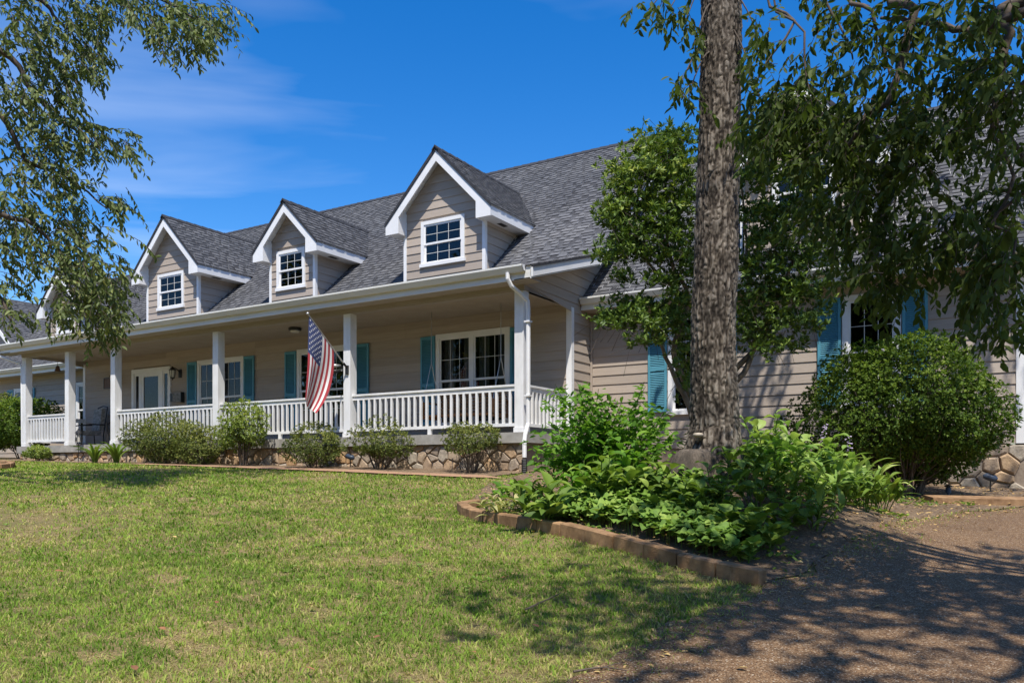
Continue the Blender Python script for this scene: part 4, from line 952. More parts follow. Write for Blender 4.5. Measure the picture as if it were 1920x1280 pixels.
# --- big oak trunk in the bed
def oak():
    D0 = 9.35; z0 = gz1(*TRUNK)
    t = empty('oak_tree', (TRUNK[0], TRUNK[1], z0), 'tall oak with thick furrowed grey-brown trunk standing in the garden bed', 'tree')
    cen = [(1336, 905), (1338, 850), (1340, 800), (1339, 700), (1338, 600), (1341, 500), (1344, 400), (1347, 300), (1350, 200), (1352, 100), (1353, 0), (1356, -120), (1360, -260)]
    rad = [0.46, 0.335, 0.285, 0.262, 0.25, 0.242, 0.236, 0.232, 0.230, 0.228, 0.226, 0.222, 0.21]
    pts = np.array([P(x, y, D0) for x, y in cen]); nz_ = 640; k = 150; s = np.linspace(0, len(cen)-1, nz_); i0 = np.minimum(s.astype(int), len(cen)-2); f = (s-i0)[:, None]
    f2 = f*f*(3-2*f); c = pts[i0]*(1-f)+pts[i0+1]*f; r = np.array(rad)[i0]*(1-f[:, 0])+np.array(rad)[i0+1]*f[:, 0]
    an = np.arange(k)*2*math.pi/k; A, Zg = np.meshgrid(an, c[:, 2])
    # furrowed plates: ridged noise stretched along the trunk, periodic around it
    def per(sx, sz, seed):
        w_ = A/(2*math.pi); return (fbm(A*sx, Zg*sz, 3, seed)*(1-w_)+fbm((A-2*math.pi)*sx, Zg*sz, 3, seed)*w_)
    warp = per(1.6, 1.3, 3)*1.2
    wv = A/(2*math.pi)
    rid = 1-np.abs(2*(fbm(A*9.5+warp, Zg*5.6, 3, 11)*(1-wv)+fbm((A-2*math.pi)*9.5+warp, Zg*5.6, 3, 11)*wv)-1)*2.4
    cross = 1-np.abs(2*(fbm(A*5, Zg*13+warp*2, 2, 23)*(1-wv)+fbm((A-2*math.pi)*5, Zg*13+warp*2, 2, 23)*wv)-1)*2.6
    fur = np.clip(np.maximum(rid, cross*0.85), 0, 1)**2.0; hgt = 1-fur
    lobes = 0.10*np.exp(-np.linspace(0, 14, nz_))[:, None]*np.cos(A*5+0.6)
    Rr = r[:, None]*(1+lobes)+0.024*(hgt-0.6)+0.035*(per(1.0, 0.7, 41)-0.5)+0.02*(per(2.2, 2.0, 47)-0.5)
    V = np.stack([c[:, 0:1]+Rr*np.cos(A), c[:, 1:2]+Rr*np.sin(A), Zg], -1).reshape(-1, 3)
    ii, jj = np.meshgrid(np.arange(k), np.arange(nz_-1)); a = (jj*k+ii).ravel(); b = (jj*k+(ii+1) % k).ravel(); Fq = np.c_[a, b, b+k, a+k]
    hv = hgt.reshape(-1); rn = hv[Fq].mean(1)
    link_mesh('trunk', V, Fq, 'oak_bark', t, rnd=rn, smooth=True)
    top = pts[-1]; br = MB(); fo = Foliage(); rr = random.Random(5)
    for q in range(11):  # unseen crown, set off towards the house to shade the wing
        an_ = q*2.4; L = rr.uniform(2.2, 3.6); z1 = rr.uniform(0.4, 3.6)
        st = top+np.array([0, 0, rr.uniform(-0.6, 1.2)]); e = top+np.array([2.0+0.75*L*math.cos(an_), 3.4+0.62*L*math.sin(an_), z1-0.6])
        limb(br, [top-np.array([0, 0, 0.3]), (st+e)/2+np.array([0, 0, 0.5]), e], 0.10, 0.02, 6)
        for _ in range(40):
            tt = rr.uniform(0.6, 1.08); p = st+(e-st)*tt+rs.normal(size=3)*np.array([0.8, 0.8, 0.55]); p[2] = max(p[2], 1.9+0.60*float(p@FV))
            fo.spray(p, rs.normal(size=3)+np.array([0, 0, -0.2]), rs.uniform(0.4, 0.7), 13, 0.17, 0.5, 0.5)
    # low twigs around the trunk at the top of the view
    for (x, y, n) in ((1215, 20, 5), (1250, 25, 6), (1285, 40, 7), (1290, 180, 6), (1300, 90, 3), (1420, 60, 6), (1410, 130, 5), (1275, 160, 4)):
        p0 = P(1345, y-90, 9.3); q = P(x, y, 9.0); limb(br, [p0, (p0+q)/2+np.array([0, 0, 0.15]), q], 0.014, 0.005, 5)
        for _ in range(n): fo.spray(P(x+rs.normal()*14, y-14+rs.normal()*12, 9.0+rs.normal()*0.2), rs.normal(size=3)*0.5+np.array([0, 0, -0.6]), 0.3, 9, 0.125, 0.6, 0.42)
    br.build('limbs', 'twig_bark', t, True); fo.build('crown', 'leaf_right', t)
    # stump of a felled stem beside it, with a pale bracket fungus
    q = P(1302, 862, 9.0); zz = gz1(q[0], q[1])
    s_ = empty('tree_stump', (q[0], q[1], zz), 'low weathered stump against the foot of the oak trunk', 'stump')
    ht = P(1302, 842, 9.0)[2]; kk = 26; prof = [(0.40, -0.3), (0.30, 0.0), (0.25, (ht-zz)*0.35), (0.22, (ht-zz)*0.65), (0.19, (ht-zz)*0.88), (0.13, ht-zz), (0.02, ht-zz-0.02)]
    V = [(q[0]+r_*(1+0.10*math.sin(5*a_*6.283/kk+0.4*i)+0.08*math.sin(11*a_*6.283/kk+i))*math.cos(a_*6.283/kk), q[1]+r_*(1+0.10*math.sin(5*a_*6.283/kk+0.4*i)+0.08*math.sin(11*a_*6.283/kk+i))*math.sin(a_*6.283/kk), zz+h_) for i, (r_, h_) in enumerate(prof) for a_ in range(kk)]
    Fq = [(i*kk+j, i*kk+(j+1) % kk, (i+1)*kk+(j+1) % kk, (i+1)*kk+j) for i in range(len(prof)-1) for j in range(kk)]
    link_mesh('stump_wood', V, Fq, 'oak_bark', s_, rnd=[0.55]*len(Fq), smooth=True)
    fp = P(1309, 815, 9.09); m = MB(); prof = [(0.02, -0.03), (0.055, -0.012), (0.06, 0.004), (0.045, 0.02), (0.005, 0.026)]
    m.lathe(tuple(fp), prof, 14); m.build('bracket_fungus', 'fungus', t, True)
oak()

# --- overhanging tree on the far side of the drive (leaves hang into the upper right)
def right_tree():
    bx_, by_ = 3.3, 6.2; z0 = gz1(bx_, by_)
    t = empty('shade_tree', (bx_, by_, z0), 'shade tree with dark twisting limbs and broad leaves hanging before the wing roof', 'tree')
    tr = MB(); limb(tr, [(bx_, by_, z0-0.2), (bx_-0.1, by_-0.1, 2.5), (bx_-0.5, by_-0.2, 4.6), (bx_-0.9, by_-0.3, 6.5), (bx_-0.9, by_-0.8, 8.5)], 0.25, 0.12, 10); tr.build('trunk', 'twig_bark', t, True)
    br = MB(); fo = Foliage(); fk = np.array([bx_-0.5, by_-0.2, 4.6]); fk2 = np.array([bx_-0.8, by_-0.3, 6.0])
    B = [(fk, [(1960, -10, 5.6), (1890, 25, 5.7), (1845, 60, 5.8), (1790, 55, 5.9), (1700, 35, 6.1), (1650, 35, 6.3)], 0.05, 0.012), (fk, [(1950, 10, 5.5), (1897, 60, 5.6), (1876, 130, 5.6), (1868, 235, 5.6), (1905, 275, 5.5), (1925, 320, 5.5)], 0.042, 0.010),
         (fk2, [(1730, -60, 6.0), (1713, 20, 6.0), (1690, 120, 6.0), (1664, 195, 6.0), (1625, 215, 6.1), (1600, 265, 6.1), (1570, 290, 6.2)], 0.040, 0.014), (fk2, [(1660, -60, 6.2), (1635, 20, 6.2), (1655, 80, 6.2), (1668, 140, 6.1)], 0.022, 0.008),
         (fk2, [(1560, -60, 6.6), (1545, -10, 6.6), (1580, 60, 6.5), (1600, 110, 6.4)], 0.018, 0.006), (fk2, [(1500, -60, 6.8), (1490, 40, 6.8), (1450, 100, 6.8), (1420, 150, 6.9), (1425, 190, 6.9)], 0.016, 0.005),
         (fk2, [(1510, -60, 6.8), (1508, 60, 6.7), (1512, 150, 6.7), (1530, 190, 6.7)], 0.014, 0.005), (fk, [(1925, 150, 5.4), (1900, 330, 5.4), (1860, 420, 5.4), (1800, 500, 5.4)], 0.02, 0.006), (fk, [(1935, 350, 5.3), (1905, 450, 5.3), (1890, 540, 5.3)], 0.016, 0.005)]
    for st, b, r0, r1 in B: limb(br, [st]+[P(*q) for q in b], r0, r1, 6)
    C = [(1455, 190, 35, 25, 14, 6.7), (1490, 205, 35, 25, 14, 6.6), (1560, 30, 60, 50, 12, 6.5), (1640, 60, 50, 60, 14, 6.2), (1730, 60, 60, 60, 20, 6.0), (1820, 50, 60, 60, 20, 5.8), (1890, 60, 40, 70, 18, 5.6), (1440, 60, 30, 40, 6, 6.8), (1480, 120, 35, 35, 7, 6.8), (1550, 130, 50, 40, 12, 6.5), (1620, 150, 50, 40, 14, 6.3),
         (1720, 150, 60, 45, 18, 6.0), (1810, 150, 60, 45, 20, 5.7), (1890, 170, 40, 50, 16, 5.5), (1440, 215, 45, 30, 14, 6.6), (1520, 220, 55, 35, 20, 6.5), (1610, 235, 55, 40, 22, 6.3), (1700, 240, 60, 45, 24, 6.0), (1790, 240, 55, 45, 16, 5.7), (1880, 260, 45, 50, 12, 5.5),
         (1470, 270, 50, 40, 16, 6.6), (1560, 300, 55, 45, 22, 6.4), (1640, 320, 55, 45, 22, 6.2), (1720, 330, 55, 45, 12, 6.0), (1560, 380, 60, 40, 20, 6.3), (1650, 400, 60, 45, 22, 6.1), (1740, 420, 50, 40, 12, 5.9), (1830, 400, 60, 40, 12, 5.6), (1900, 380, 40, 40, 10, 5.5),
         (1640, 470, 60, 35, 18, 6.1), (1700, 500, 50, 35, 12, 6.0), (1760, 480, 50, 25, 8, 5.8), (1850, 470, 55, 35, 15, 5.6), (1900, 450, 35, 40, 10, 5.4), (1830, 530, 40, 30, 11, 5.6), (1880, 550, 35, 40, 14, 5.5), (1690, 545, 35, 22, 6, 6.0), (1900, 610, 20, 25, 5, 5.4), (1660, 555, 20, 20, 4, 6.0)]
    for (x, y, rx, ry, n, d) in C:
        for _ in range(int(n*(1.3 if y < 170 else 1.95))):
            a = rs.normal(size=2)*0.55; q = P(x+a[0]*rx, y+a[1]*ry-14, d+rs.normal()*0.3)
            fo.spray(q, np.array([-0.3, 0.1, -0.35])+rs.normal(size=3)*0.5, rs.uniform(0.18, 0.36), rs.randint(8, 13), 0.085, 0.7, 0.46, -0.12, 0.75, 0.003)
    # unseen rest of the crown, spread so it shades the drive and lawn
    rr = random.Random(3)
    for q in range(22):
        e = np.array([rr.uniform(0.7, 4.8), rr.uniform(-1.8, 5.0), rr.uniform(6.4, 9.8)]) if q > 3 else np.array([rr.uniform(-0.2, 1.0), rr.uniform(1.2, 2.8), rr.uniform(8.0, 10.0)]); limb(br, [fk2, (fk2+e)/2+np.array([0, 0, 0.6]), e], 0.07, 0.015, 6)
        for _ in range(64):
            p = e+rs.normal(size=3)*np.array([0.75, 0.75, 0.5])
            if p[2] > 1.6+0.72*max(0.0, p@FV)+0.3 or p[0] > 0.35: fo.spray(p, rs.normal(size=3)+np.array([0, 0, -0.4]), rs.uniform(0.4, 0.7), 13, 0.15, 0.5, 0.5)
    br.build('limbs', 'twig_bark', t, True); fo.build('crown', 'leaf_right', t)
right_tree()

# --- evergreen multi-stem tree against the wing
def evergreen():
    D0 = 12.2; b = P(1315, 870, D0); z0 = gz1(b[0], b[1])
    t = empty('evergreen_tree', (b[0], b[1], z0), 'glossy dark evergreen small tree growing behind the oak trunk against the wing', 'tree')
    st = MB(); base = np.array([b[0], b[1], z0-0.1])
    S = [[(1300, 790, 12.2), (1262, 700, 12.2), (1235, 640, 12.2), (1200, 600, 12.1)], [(1300, 760, 12.3), (1262, 660, 12.4), (1290, 560, 12.5), (1255, 480, 12.5), (1250, 360, 12.5), (1235, 290, 12.5)], [(1340, 760, 12.3), (1395, 700, 12.4), (1415, 640, 12.5), (1405, 560, 12.6), (1400, 460, 12.6), (1390, 330, 12.6)],
         [(1350, 740, 12.4), (1425, 640, 12.5), (1455, 560, 12.5), (1490, 480, 12.4), (1510, 380, 12.3)], [(1290, 560, 12.5), (1240, 520, 12.4), (1190, 470, 12.3), (1150, 480, 12.3)], [(1255, 470, 12.5), (1215, 400, 12.4), (1170, 360, 12.3)]]
    for k, s in enumerate(S): limb(st, ([base] if k < 4 else [])+[P(*q) for q in s], 0.06 if k < 4 else 0.03, 0.012, 7)
    st.build('stems', 'magnolia_bark', t, True)
    fo = Foliage()
    C = [(1150, 395, 28, 18, 18), (1140, 480, 26, 14, 12), (1135, 600, 22, 12, 12), (1175, 520, 30, 14, 8), (1400, 600, 40, 60, 26), (1470, 420, 70, 60, 40), (1225, 280, 50, 26, 40), (1270, 260, 40, 22, 26), (1190, 320, 45, 25, 32), (1165, 345, 30, 18, 16), (1250, 320, 50, 30, 36), (1180, 375, 40, 18, 24), (1240, 385, 50, 26, 36), (1160, 415, 35, 15, 22), (1210, 430, 55, 24, 34), (1270, 430, 35, 30, 24), (1165, 455, 35, 15, 18), (1225, 475, 60, 22, 32), (1285, 360, 22, 60, 22),
         (1285, 490, 25, 40, 20), (1250, 520, 40, 18, 16), (1190, 575, 45, 20, 26), (1160, 600, 35, 16, 20), (1230, 600, 50, 30, 32), (1275, 580, 30, 40, 24), (1210, 640, 35, 12, 12), (1280, 660, 25, 40, 16), (1290, 720, 18, 35, 12), (1420, 270, 45, 30, 34), (1480, 260, 50, 30, 32), (1420, 330, 40, 35, 26), (1500, 330, 50, 40, 36), (1430, 400, 45, 18, 24),
         (1520, 400, 45, 35, 28), (1440, 450, 50, 20, 24), (1430, 500, 50, 26, 30), (1500, 480, 45, 30, 30), (1440, 550, 55, 28, 32), (1510, 545, 45, 28, 30), (1450, 600, 50, 24, 26), (1520, 600, 35, 20, 16), (1430, 640, 35, 22, 16), (1480, 650, 35, 12, 10), (1345, 330, 40, 70, 20), (1345, 520, 40, 70, 20), (1555, 480, 30, 60, 14)]
    for (x, y, rx, ry, n) in C:
        for _ in range(int(n*4.0)):
            a = rs.normal(size=2)*0.55; q = P(x+a[0]*rx, y+a[1]*ry, 12.35+rs.normal()*0.42)
            up = np.array([0, 0, 0.75])+rs.normal(size=3)*0.5+FV*(-0.15)+RV*(0.3*a[0]); fo.rosette(q, up, rs.randint(8, 13), 0.098, 0.38, 0.22 if x < 1260 and y < 400 and a[1] < 0.2 else -0.08, 0.8)  # upper-left clumps get a paler tone: sunlight put into the leaf colour
            if rs.rand() < 0.2: fo.tw.tube([q+rs.normal(size=3)*0.16-np.array([0, 0, 0.1]), q], [0.004, 0.002], 3, False)
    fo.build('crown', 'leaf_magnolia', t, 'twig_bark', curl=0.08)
evergreen()

# --- shrubs
def shrub(name, label, cat, c, rx, ry, rz, nclu, ll, mat, group=None, stems=7, lpc=7, stem_h=0.35, tone=0.0, rough=0.35, simple_=True, lw=0.42, seed=0, flat=0.0):
    """c = (x, y) on the ground; crown is a lumpy half-open ellipsoid above bare stems"""
    z0 = gz1(*c); t = empty(name, (c[0], c[1], z0), label, cat, group); st = MB(); cz = z0+stem_h+rz*0.8; fo = Foliage(); r = random.Random(seed)
    lob = [(unit(np.array([r.gauss(0, 1), r.gauss(0, 1), r.gauss(0.3, .8)])), r.uniform(0.55, 1.0)) for _ in range(12)]
    tips = []
    nclu = int(nclu*2.7); ll *= 1.18; d = rdir(nclu); rad = np.where(rs.rand(nclu) < 0.72, rs.uniform(0.82, 1.06, nclu), rs.uniform(0.35, 0.85, nclu))
    for k in range(nclu):
        dk = d[k]; f = 1.0-rough+rough*max(l[1]*max(0, float(dk@l[0]))**2.0 for l in lob)*1.5
        p = np.array([c[0]+dk[0]*rx*rad[k]*f, c[1]+dk[1]*ry*rad[k]*f, cz+dk[2]*rz*rad[k]*f*(0.8 if dk[2] < 0 else 1.0)])
        if p[2] < z0+0.06: continue
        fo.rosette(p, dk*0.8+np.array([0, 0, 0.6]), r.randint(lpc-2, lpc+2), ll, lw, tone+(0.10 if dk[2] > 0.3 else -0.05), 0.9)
        if k % 40 == 0: tips.append(p)
    for k in range(stems):
        an = k*2.4; b = np.array([c[0]+0.12*rx*math.cos(an), c[1]+0.12*ry*math.sin(an), z0-0.05])
        e = np.array([c[0]+0.5*rx*math.cos(an), c[1]+0.5*ry*math.sin(an), cz+0.2*rz]); limb(st, [b, (b+e)/2+rs.normal(size=3)*0.05, e], 0.011+0.006*rx, 0.005, 5)
    for p in tips:
        b = np.array([c[0]+(p[0]-c[0])*0.3, c[1]+(p[1]-c[1])*0.3, z0+(p[2]-z0)*0.35]); st.tube([b, (b+p)/2+rs.normal(size=3)*0.03, p], [0.008, 0.005, 0.002], 4, False)
    st.build('stems', 'twig_bark', t); fo.build('foliage', mat, t, simple_=simple_); return t
def at(x, Y, dx=0): return (float(onY(x, 880, Y)[0])+dx, Y)
G1 = 'evergreen shrubs along the porch foundation'
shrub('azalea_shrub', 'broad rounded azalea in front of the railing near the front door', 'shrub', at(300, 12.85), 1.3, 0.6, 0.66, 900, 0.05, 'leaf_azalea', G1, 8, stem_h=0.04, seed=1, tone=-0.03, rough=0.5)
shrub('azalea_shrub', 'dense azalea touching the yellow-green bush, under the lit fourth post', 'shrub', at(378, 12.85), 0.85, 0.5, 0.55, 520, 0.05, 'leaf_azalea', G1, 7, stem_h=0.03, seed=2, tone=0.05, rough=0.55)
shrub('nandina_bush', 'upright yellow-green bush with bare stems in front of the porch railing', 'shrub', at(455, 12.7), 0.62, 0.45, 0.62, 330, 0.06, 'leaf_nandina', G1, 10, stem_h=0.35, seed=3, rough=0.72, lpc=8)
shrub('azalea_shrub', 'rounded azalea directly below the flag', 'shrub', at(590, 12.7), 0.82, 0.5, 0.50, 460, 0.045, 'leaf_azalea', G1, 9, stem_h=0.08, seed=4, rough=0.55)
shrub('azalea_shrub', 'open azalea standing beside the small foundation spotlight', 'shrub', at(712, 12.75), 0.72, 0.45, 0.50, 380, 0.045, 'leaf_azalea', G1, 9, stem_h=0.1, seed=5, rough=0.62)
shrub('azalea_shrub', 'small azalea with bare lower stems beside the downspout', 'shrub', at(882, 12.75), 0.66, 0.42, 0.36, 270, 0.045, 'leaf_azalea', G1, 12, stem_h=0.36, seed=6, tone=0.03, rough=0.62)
shrub('low_plant', 'low scruffy plant at the foot of the corner post', 'plant', at(72, 12.9), 0.42, 0.3, 0.22, 120, 0.06, 'leaf_nandina', None, 6, stem_h=0.05, seed=7)
shrub('laurel_shrub', 'tall leafy evergreen shrub beyond the far end of the porch', 'shrub', (-27.6, 14.3), 1.35, 1.0, 0.95, 900, 0.085, 'leaf_bush', None, 8, stem_h=0.3, seed=8, lpc=7)
shrub('laurel_shrub', 'lower evergreen shrub at the edge of the lawn beside the curved block border', 'shrub', (-25.2, 11.4), 0.95, 0.8, 0.62, 620, 0.075, 'leaf_bush', None, 8, stem_h=0.15, seed=9)
shrub('laurel_shrub', 'pale green shrub under the wing window beyond the porch', 'shrub', (-30.2, 14.6), 1.3, 0.9, 1.15, 600, 0.09, 'leaf_azalea', None, 8, stem_h=0.3, seed=10)
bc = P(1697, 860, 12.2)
shrub('boxwood_bush', 'large rounded dense green bush in front of the wing window', 'bush', (bc[0], bc[1]+0.1), 1.46, 1.1, 1.32, 3700, 0.05, 'leaf_bush', None, 14, stem_h=0.12, seed=11, rough=0.42, lpc=7, lw=0.5)

def blade_plant(x, Y, n, h, label):
    c = at(x, Y); z0 = gz1(*c); t = empty('iris_plant', (c[0], c[1], z0), label, 'plant', 'strap-leaved plants by the porch steps')
    for k in range(n):
        an = rs.uniform(0, 6.28); o = np.array([math.cos(an), math.sin(an), 0]); s = np.array([-o[1], o[0], 0]); L = h*rs.uniform(0.7, 1.1); V = []; b = np.array([c[0], c[1], z0])+o*0.06
        for i in range(7):
            q = i/6; p = b+o*(L*0.75*q**1.8)+np.array([0, 0, L*(q-0.38*q**3)]); wd = 0.035*(1-q**2.5)*(0.6+q)+0.002; V += [p-s*wd+np.array([0, 0, 0.012]), p, p+s*wd+np.array([0, 0, 0.012])]
        Fq = [(3*i+a, 3*i+a+1, 3*i+a+4, 3*i+a+3) for i in range(6) for a in (0, 1)]
        link_mesh('leaf', V, Fq, 'leaf_bed', t, rnd=[rs.rand()*0.8]*len(Fq), smooth=True)
blade_plant(178, 12.65, 22, 0.75, 'strap-leaved green plant in front of the reclined patio chair')
blade_plant(218, 12.7, 20, 0.8, 'strap-leaved green plant beside the broad azalea')

# --- garden bed planting
def big_leaf_mesh(seed, ratio, heart=0.0, droop=0.25, n=8):
    """leaf of unit length along +X, with a channelled midrib and a drooping tip"""
    r = random.Random(seed); V = []; 
    for i in range(n+1):
        q = i/n; wd = ratio*0.5*(math.sin(math.pi*min(1, q**0.75))**0.85)*(1+heart*(1-q)) if 0 < i < n else 0.004
        x = q; z = 0.18*math.sin(q*2.2)-droop*q*q
        for a in (-1, -0.5, 0, 0.5, 1): V.append((x-(heart*0.12*abs(a) if i == 1 else 0), a*wd, z+abs(a)*wd*0.35+0.012*math.sin(a*7+q*9+seed)))
    Fq = [(5*i+a, 5*(i+1)+a, 5*(i+1)+a+1, 5*i+a+1) for i in range(n) for a in range(4)]; return np.array(V), Fq
_leafmesh = {}
def leaf_template(kind, tone, mat):
    key = (kind, tone, mat)
    if key not in _leafmesh:
        ratio, heart, droop = {'hydrangea': (0.55, 0.0, 0.28), 'hosta': (0.42, 0.15, 0.45), 'heart': (0.95, 0.5, 0.2), 'lance': (0.26, 0, 0.5)}[kind[:-1]]
        V, Fq = big_leaf_mesh(int(kind[-1]), ratio, heart, droop*(0.7+0.3*int(kind[-1])))
        me = bpy.data.meshes.new('leaf'); me.from_pydata(V.tolist(), [], Fq); me.update(); me.materials.append(M[mat]); me.polygons.foreach_set('use_smooth', [True]*len(Fq))
        at_ = me.attributes.new('rnd', 'FLOAT', 'FACE'); at_.data.foreach_set('value', [tone]*len(Fq)); _leafmesh[key] = me
    return _leafmesh[key]
def leafy_plant(name, label, cat, x, y, h, spread, n, kind, size, mat, group=None, layers=4, tilt=0.35, flower=False, toneoff=0.0):
    z0 = gz1(x, y); t = empty(name, (x, y, z0), label, cat, group); st = MB(); ns = max(3, n//7)
    stems = []
    for k in range(ns):
        an = k*2.4+rs.rand(); rr = spread*math.sqrt((k+0.5)/ns)*0.8; tp = np.array([x+rr*math.cos(an), y+rr*math.sin(an), z0+h*rs.uniform(0.75, 1.1)*(1-0.35*(rr/spread)**2)])
        b = np.array([x+0.15*rr*math.cos(an), y+0.15*rr*math.sin(an), z0-0.03]); st.tube(curve_pts([b, (b+tp)/2+np.array([0, 0, 0.06]), tp], 3), 0.006, 4, False); stems.append((b, tp))
    st.build('stems', 'leaf_bed', t, rnd=[0.4]*len(st.f))
    for k in range(n):
        b, tp = stems[k % ns]; f = 1.0-0.75*((k//ns)/max(1, n/ns))*rs.uniform(0.7, 1.1); p = b+(tp-b)*f; an = k*2.399+rs.rand()*0.8
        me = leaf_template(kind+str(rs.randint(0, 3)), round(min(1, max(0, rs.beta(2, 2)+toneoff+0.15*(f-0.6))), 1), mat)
        o = bpy.data.objects.new('leaf', me); col.objects.link(o); s = size*rs.uniform(0.65, 1.15)
        o.rotation_euler = (rs.normal()*0.25, -(tilt+rs.normal()*0.3), an); o.scale = (s, s, s); set_parent(o, t, p)
    if flower:
        m = MB(); tp = np.array([x, y, z0+h]); m.tube([tp-np.array([0, 0, h*0.6]), tp+np.array([0.02, 0, 0.3])], 0.004, 4)
        m.build('flower_stem', 'leaf_bed', t, rnd=[0.3]*len(m.f)); m = MB()
        for k in range(14): q = tp+np.array([rs.normal()*0.012, rs.normal()*0.012, 0.06+k*0.018]); m.tube([q, q+np.array([rs.normal()*.03, rs.normal()*.03, -.01])], [0.004, 0.009], 5)
        m.build('blossom', 'flower', t)
    return t
def gp(x, y, d): 
    q = P(x, y, d); return q[0], q[1]
# big-leaved plants: (photo pixel of their middle, distance)
for (x, d, h, sp, n, kind, sz, mat, lab, to) in (
    (1015, 8.75, 0.42, 0.34, 26, 'hydrangea', 0.23, 'leaf_bed', 'big-leaved plant with long oval leaves leaning over the brown edging', 0.0),
    (1130, 8.85, 0.52, 0.34, 30, 'hydrangea', 0.17, 'leaf_bed', 'oval-leaved plant at the foot of the tall weedy shrub', 0.05),
    (1215, 8.55, 0.50, 0.36, 32, 'hydrangea', 0.18, 'leaf_bed', 'broad-leaved plant in front of the weathered stump', 0.0),
    (1265, 8.1, 0.40, 0.34, 28, 'hydrangea', 0.15, 'leaf_bed', 'dense leafy plant between the stump and the heart-leaved ground cover', -0.05),
    (1345, 8.0, 0.48, 0.34, 30, 'hydrangea', 0.15, 'leaf_bed', 'dark green leafy plant right below the oak trunk', -0.15),
    (1420, 8.1, 0.48, 0.36, 30, 'hydrangea', 0.16, 'leaf_bed', 'dark leafy plant between the oak and the pale variegated plants', -0.1),
    (1440, 9.3, 0.62, 0.45, 40, 'hydrangea', 0.17, 'leaf_lime', 'bright lime-green leafy plant on the house side of the oak trunk', 0.0),
    (1520, 9.4, 0.60, 0.45, 40, 'hydrangea', 0.17, 'leaf_lime', 'yellow-green leafy plant below the grey siding of the wing', -0.05),
    (1600, 9.5, 0.42, 0.4, 36, 'lance', 0.24, 'leaf_lime', 'pale arching hosta in front of the large rounded bush', 0.05),
    (1655, 9.6, 0.36, 0.32, 30, 'lance', 0.22, 'leaf_bed', 'narrow-leaved green hosta at the outer end of the planting', 0.1),
    (1560, 8.7, 0.40, 0.38, 36, 'lance', 0.24, 'leaf_lime', 'variegated hosta with curling pale leaves above the bare soil', -0.05),
    (1480, 8.4, 0.40, 0.36, 32, 'lance', 0.22, 'leaf_bed', 'spreading narrow-leaved plant at the top of the bare bank', 0.1),
    (1530, 7.9, 0.28, 0.3, 26, 'lance', 0.20, 'leaf_bed', 'low strap-leaved clump on the bare bank beside the drive', 0.05),
    (1440, 7.4, 0.24, 0.26, 22, 'heart', 0.12, 'leaf_bed', 'small drooping leafy plant behind the end of the brown edging', 0.0),
    (935, 9.55, 0.26, 0.32, 30, 'lance', 0.17, 'leaf_yellowing', 'pale yellowing wilted plant at the lawn end of the brown edging', 0.0),
    (985, 9.9, 0.34, 0.34, 28, 'lance', 0.20, 'leaf_bed', 'arching green plant behind the yellowing wilted plant', 0.0),
    (1430, 10.4, 0.62, 0.4, 30, 'hydrangea', 0.24, 'leaf_bed', 'upright plant with very large oval leaves behind the oak', 0.1),
    (1080, 9.3, 0.50, 0.40, 30, 'hydrangea', 0.16, 'leaf_weed', 'fresh green leafy plant filling the gap under the weedy shrub', 0.0),
    (1180, 9.3, 0.55, 0.40, 30, 'hydrangea', 0.16, 'leaf_weed', 'bright leafy plant tucked between the weedy shrub and the stump', 0.0),
    (1385, 8.7, 0.42, 0.36, 30, 'hydrangea', 0.15, 'leaf_bed', 'leafy plant hugging the drive side of the oak base', 0.0),
    (1490, 9.0, 0.50, 0.40, 34, 'hydrangea', 0.16, 'leaf_lime', 'lime-green leafy plant in the thick of the pale planting', 0.0),
    (1385, 7.6, 0.26, 0.30, 28, 'heart', 0.12, 'leaf_bed', 'low round-leaved plant behind the last edging blocks', 0.0),
    (1580, 9.1, 0.40, 0.36, 32, 'lance', 0.22, 'leaf_lime', 'pale hosta clump halfway up the bare bank', 0.0),
    (1620, 9.0, 0.32, 0.32, 26, 'lance', 0.20, 'leaf_bed', 'dark green hosta clump at the drive side of the pale hosta', 0.0),
    (960, 10.4, 0.36, 0.36, 28, 'hydrangea', 0.13, 'leaf_weed', 'leafy green plant at the foot of the downspout', 0.0),
    (1400, 7.15, 0.20, 0.26, 24, 'heart', 0.10, 'leaf_violet', 'round-leaved seedling clump at the drive end of the edging', 0.0),
    (1465, 7.75, 0.26, 0.30, 26, 'heart', 0.11, 'leaf_bed', 'low round-leaved plant halfway down the bare bank', 0.1),
    (1510, 8.35, 0.34, 0.34, 30, 'hydrangea', 0.13, 'leaf_lime', 'small lime-green plant above the strap-leaved clump', 0.0),
    (1450, 8.7, 0.46, 0.38, 32, 'hydrangea', 0.15, 'leaf_weed', 'bright green leafy plant between the oak and the narrow-leaved plant', 0.0),
    (1545, 9.7, 0.52, 0.40, 32, 'hydrangea', 0.15, 'leaf_lime', 'lime-green leafy plant next to the lilac-flowered one', 0.0),
    (1640, 10.2, 0.40, 0.36, 28, 'lance', 0.20, 'leaf_lime', 'pale hosta under the near edge of the large rounded bush', 0.0),
    (1590, 10.1, 0.52, 0.35, 24, 'hydrangea', 0.15, 'leaf_bed', 'leafy plant with one pale lilac flower spike before the big bush', 0.0)):
    X_, Y_ = gp(x, 900, d); leafy_plant('leafy_plant', lab, 'plant', X_, Y_, h*1.12, sp*1.12, int(n*1.7), kind, sz*1.12, mat, 'big-leaved plants in the garden bed', tilt=(0.30 if kind != 'lance' else 0.75), flower=('lilac' in lab), toneoff=to)
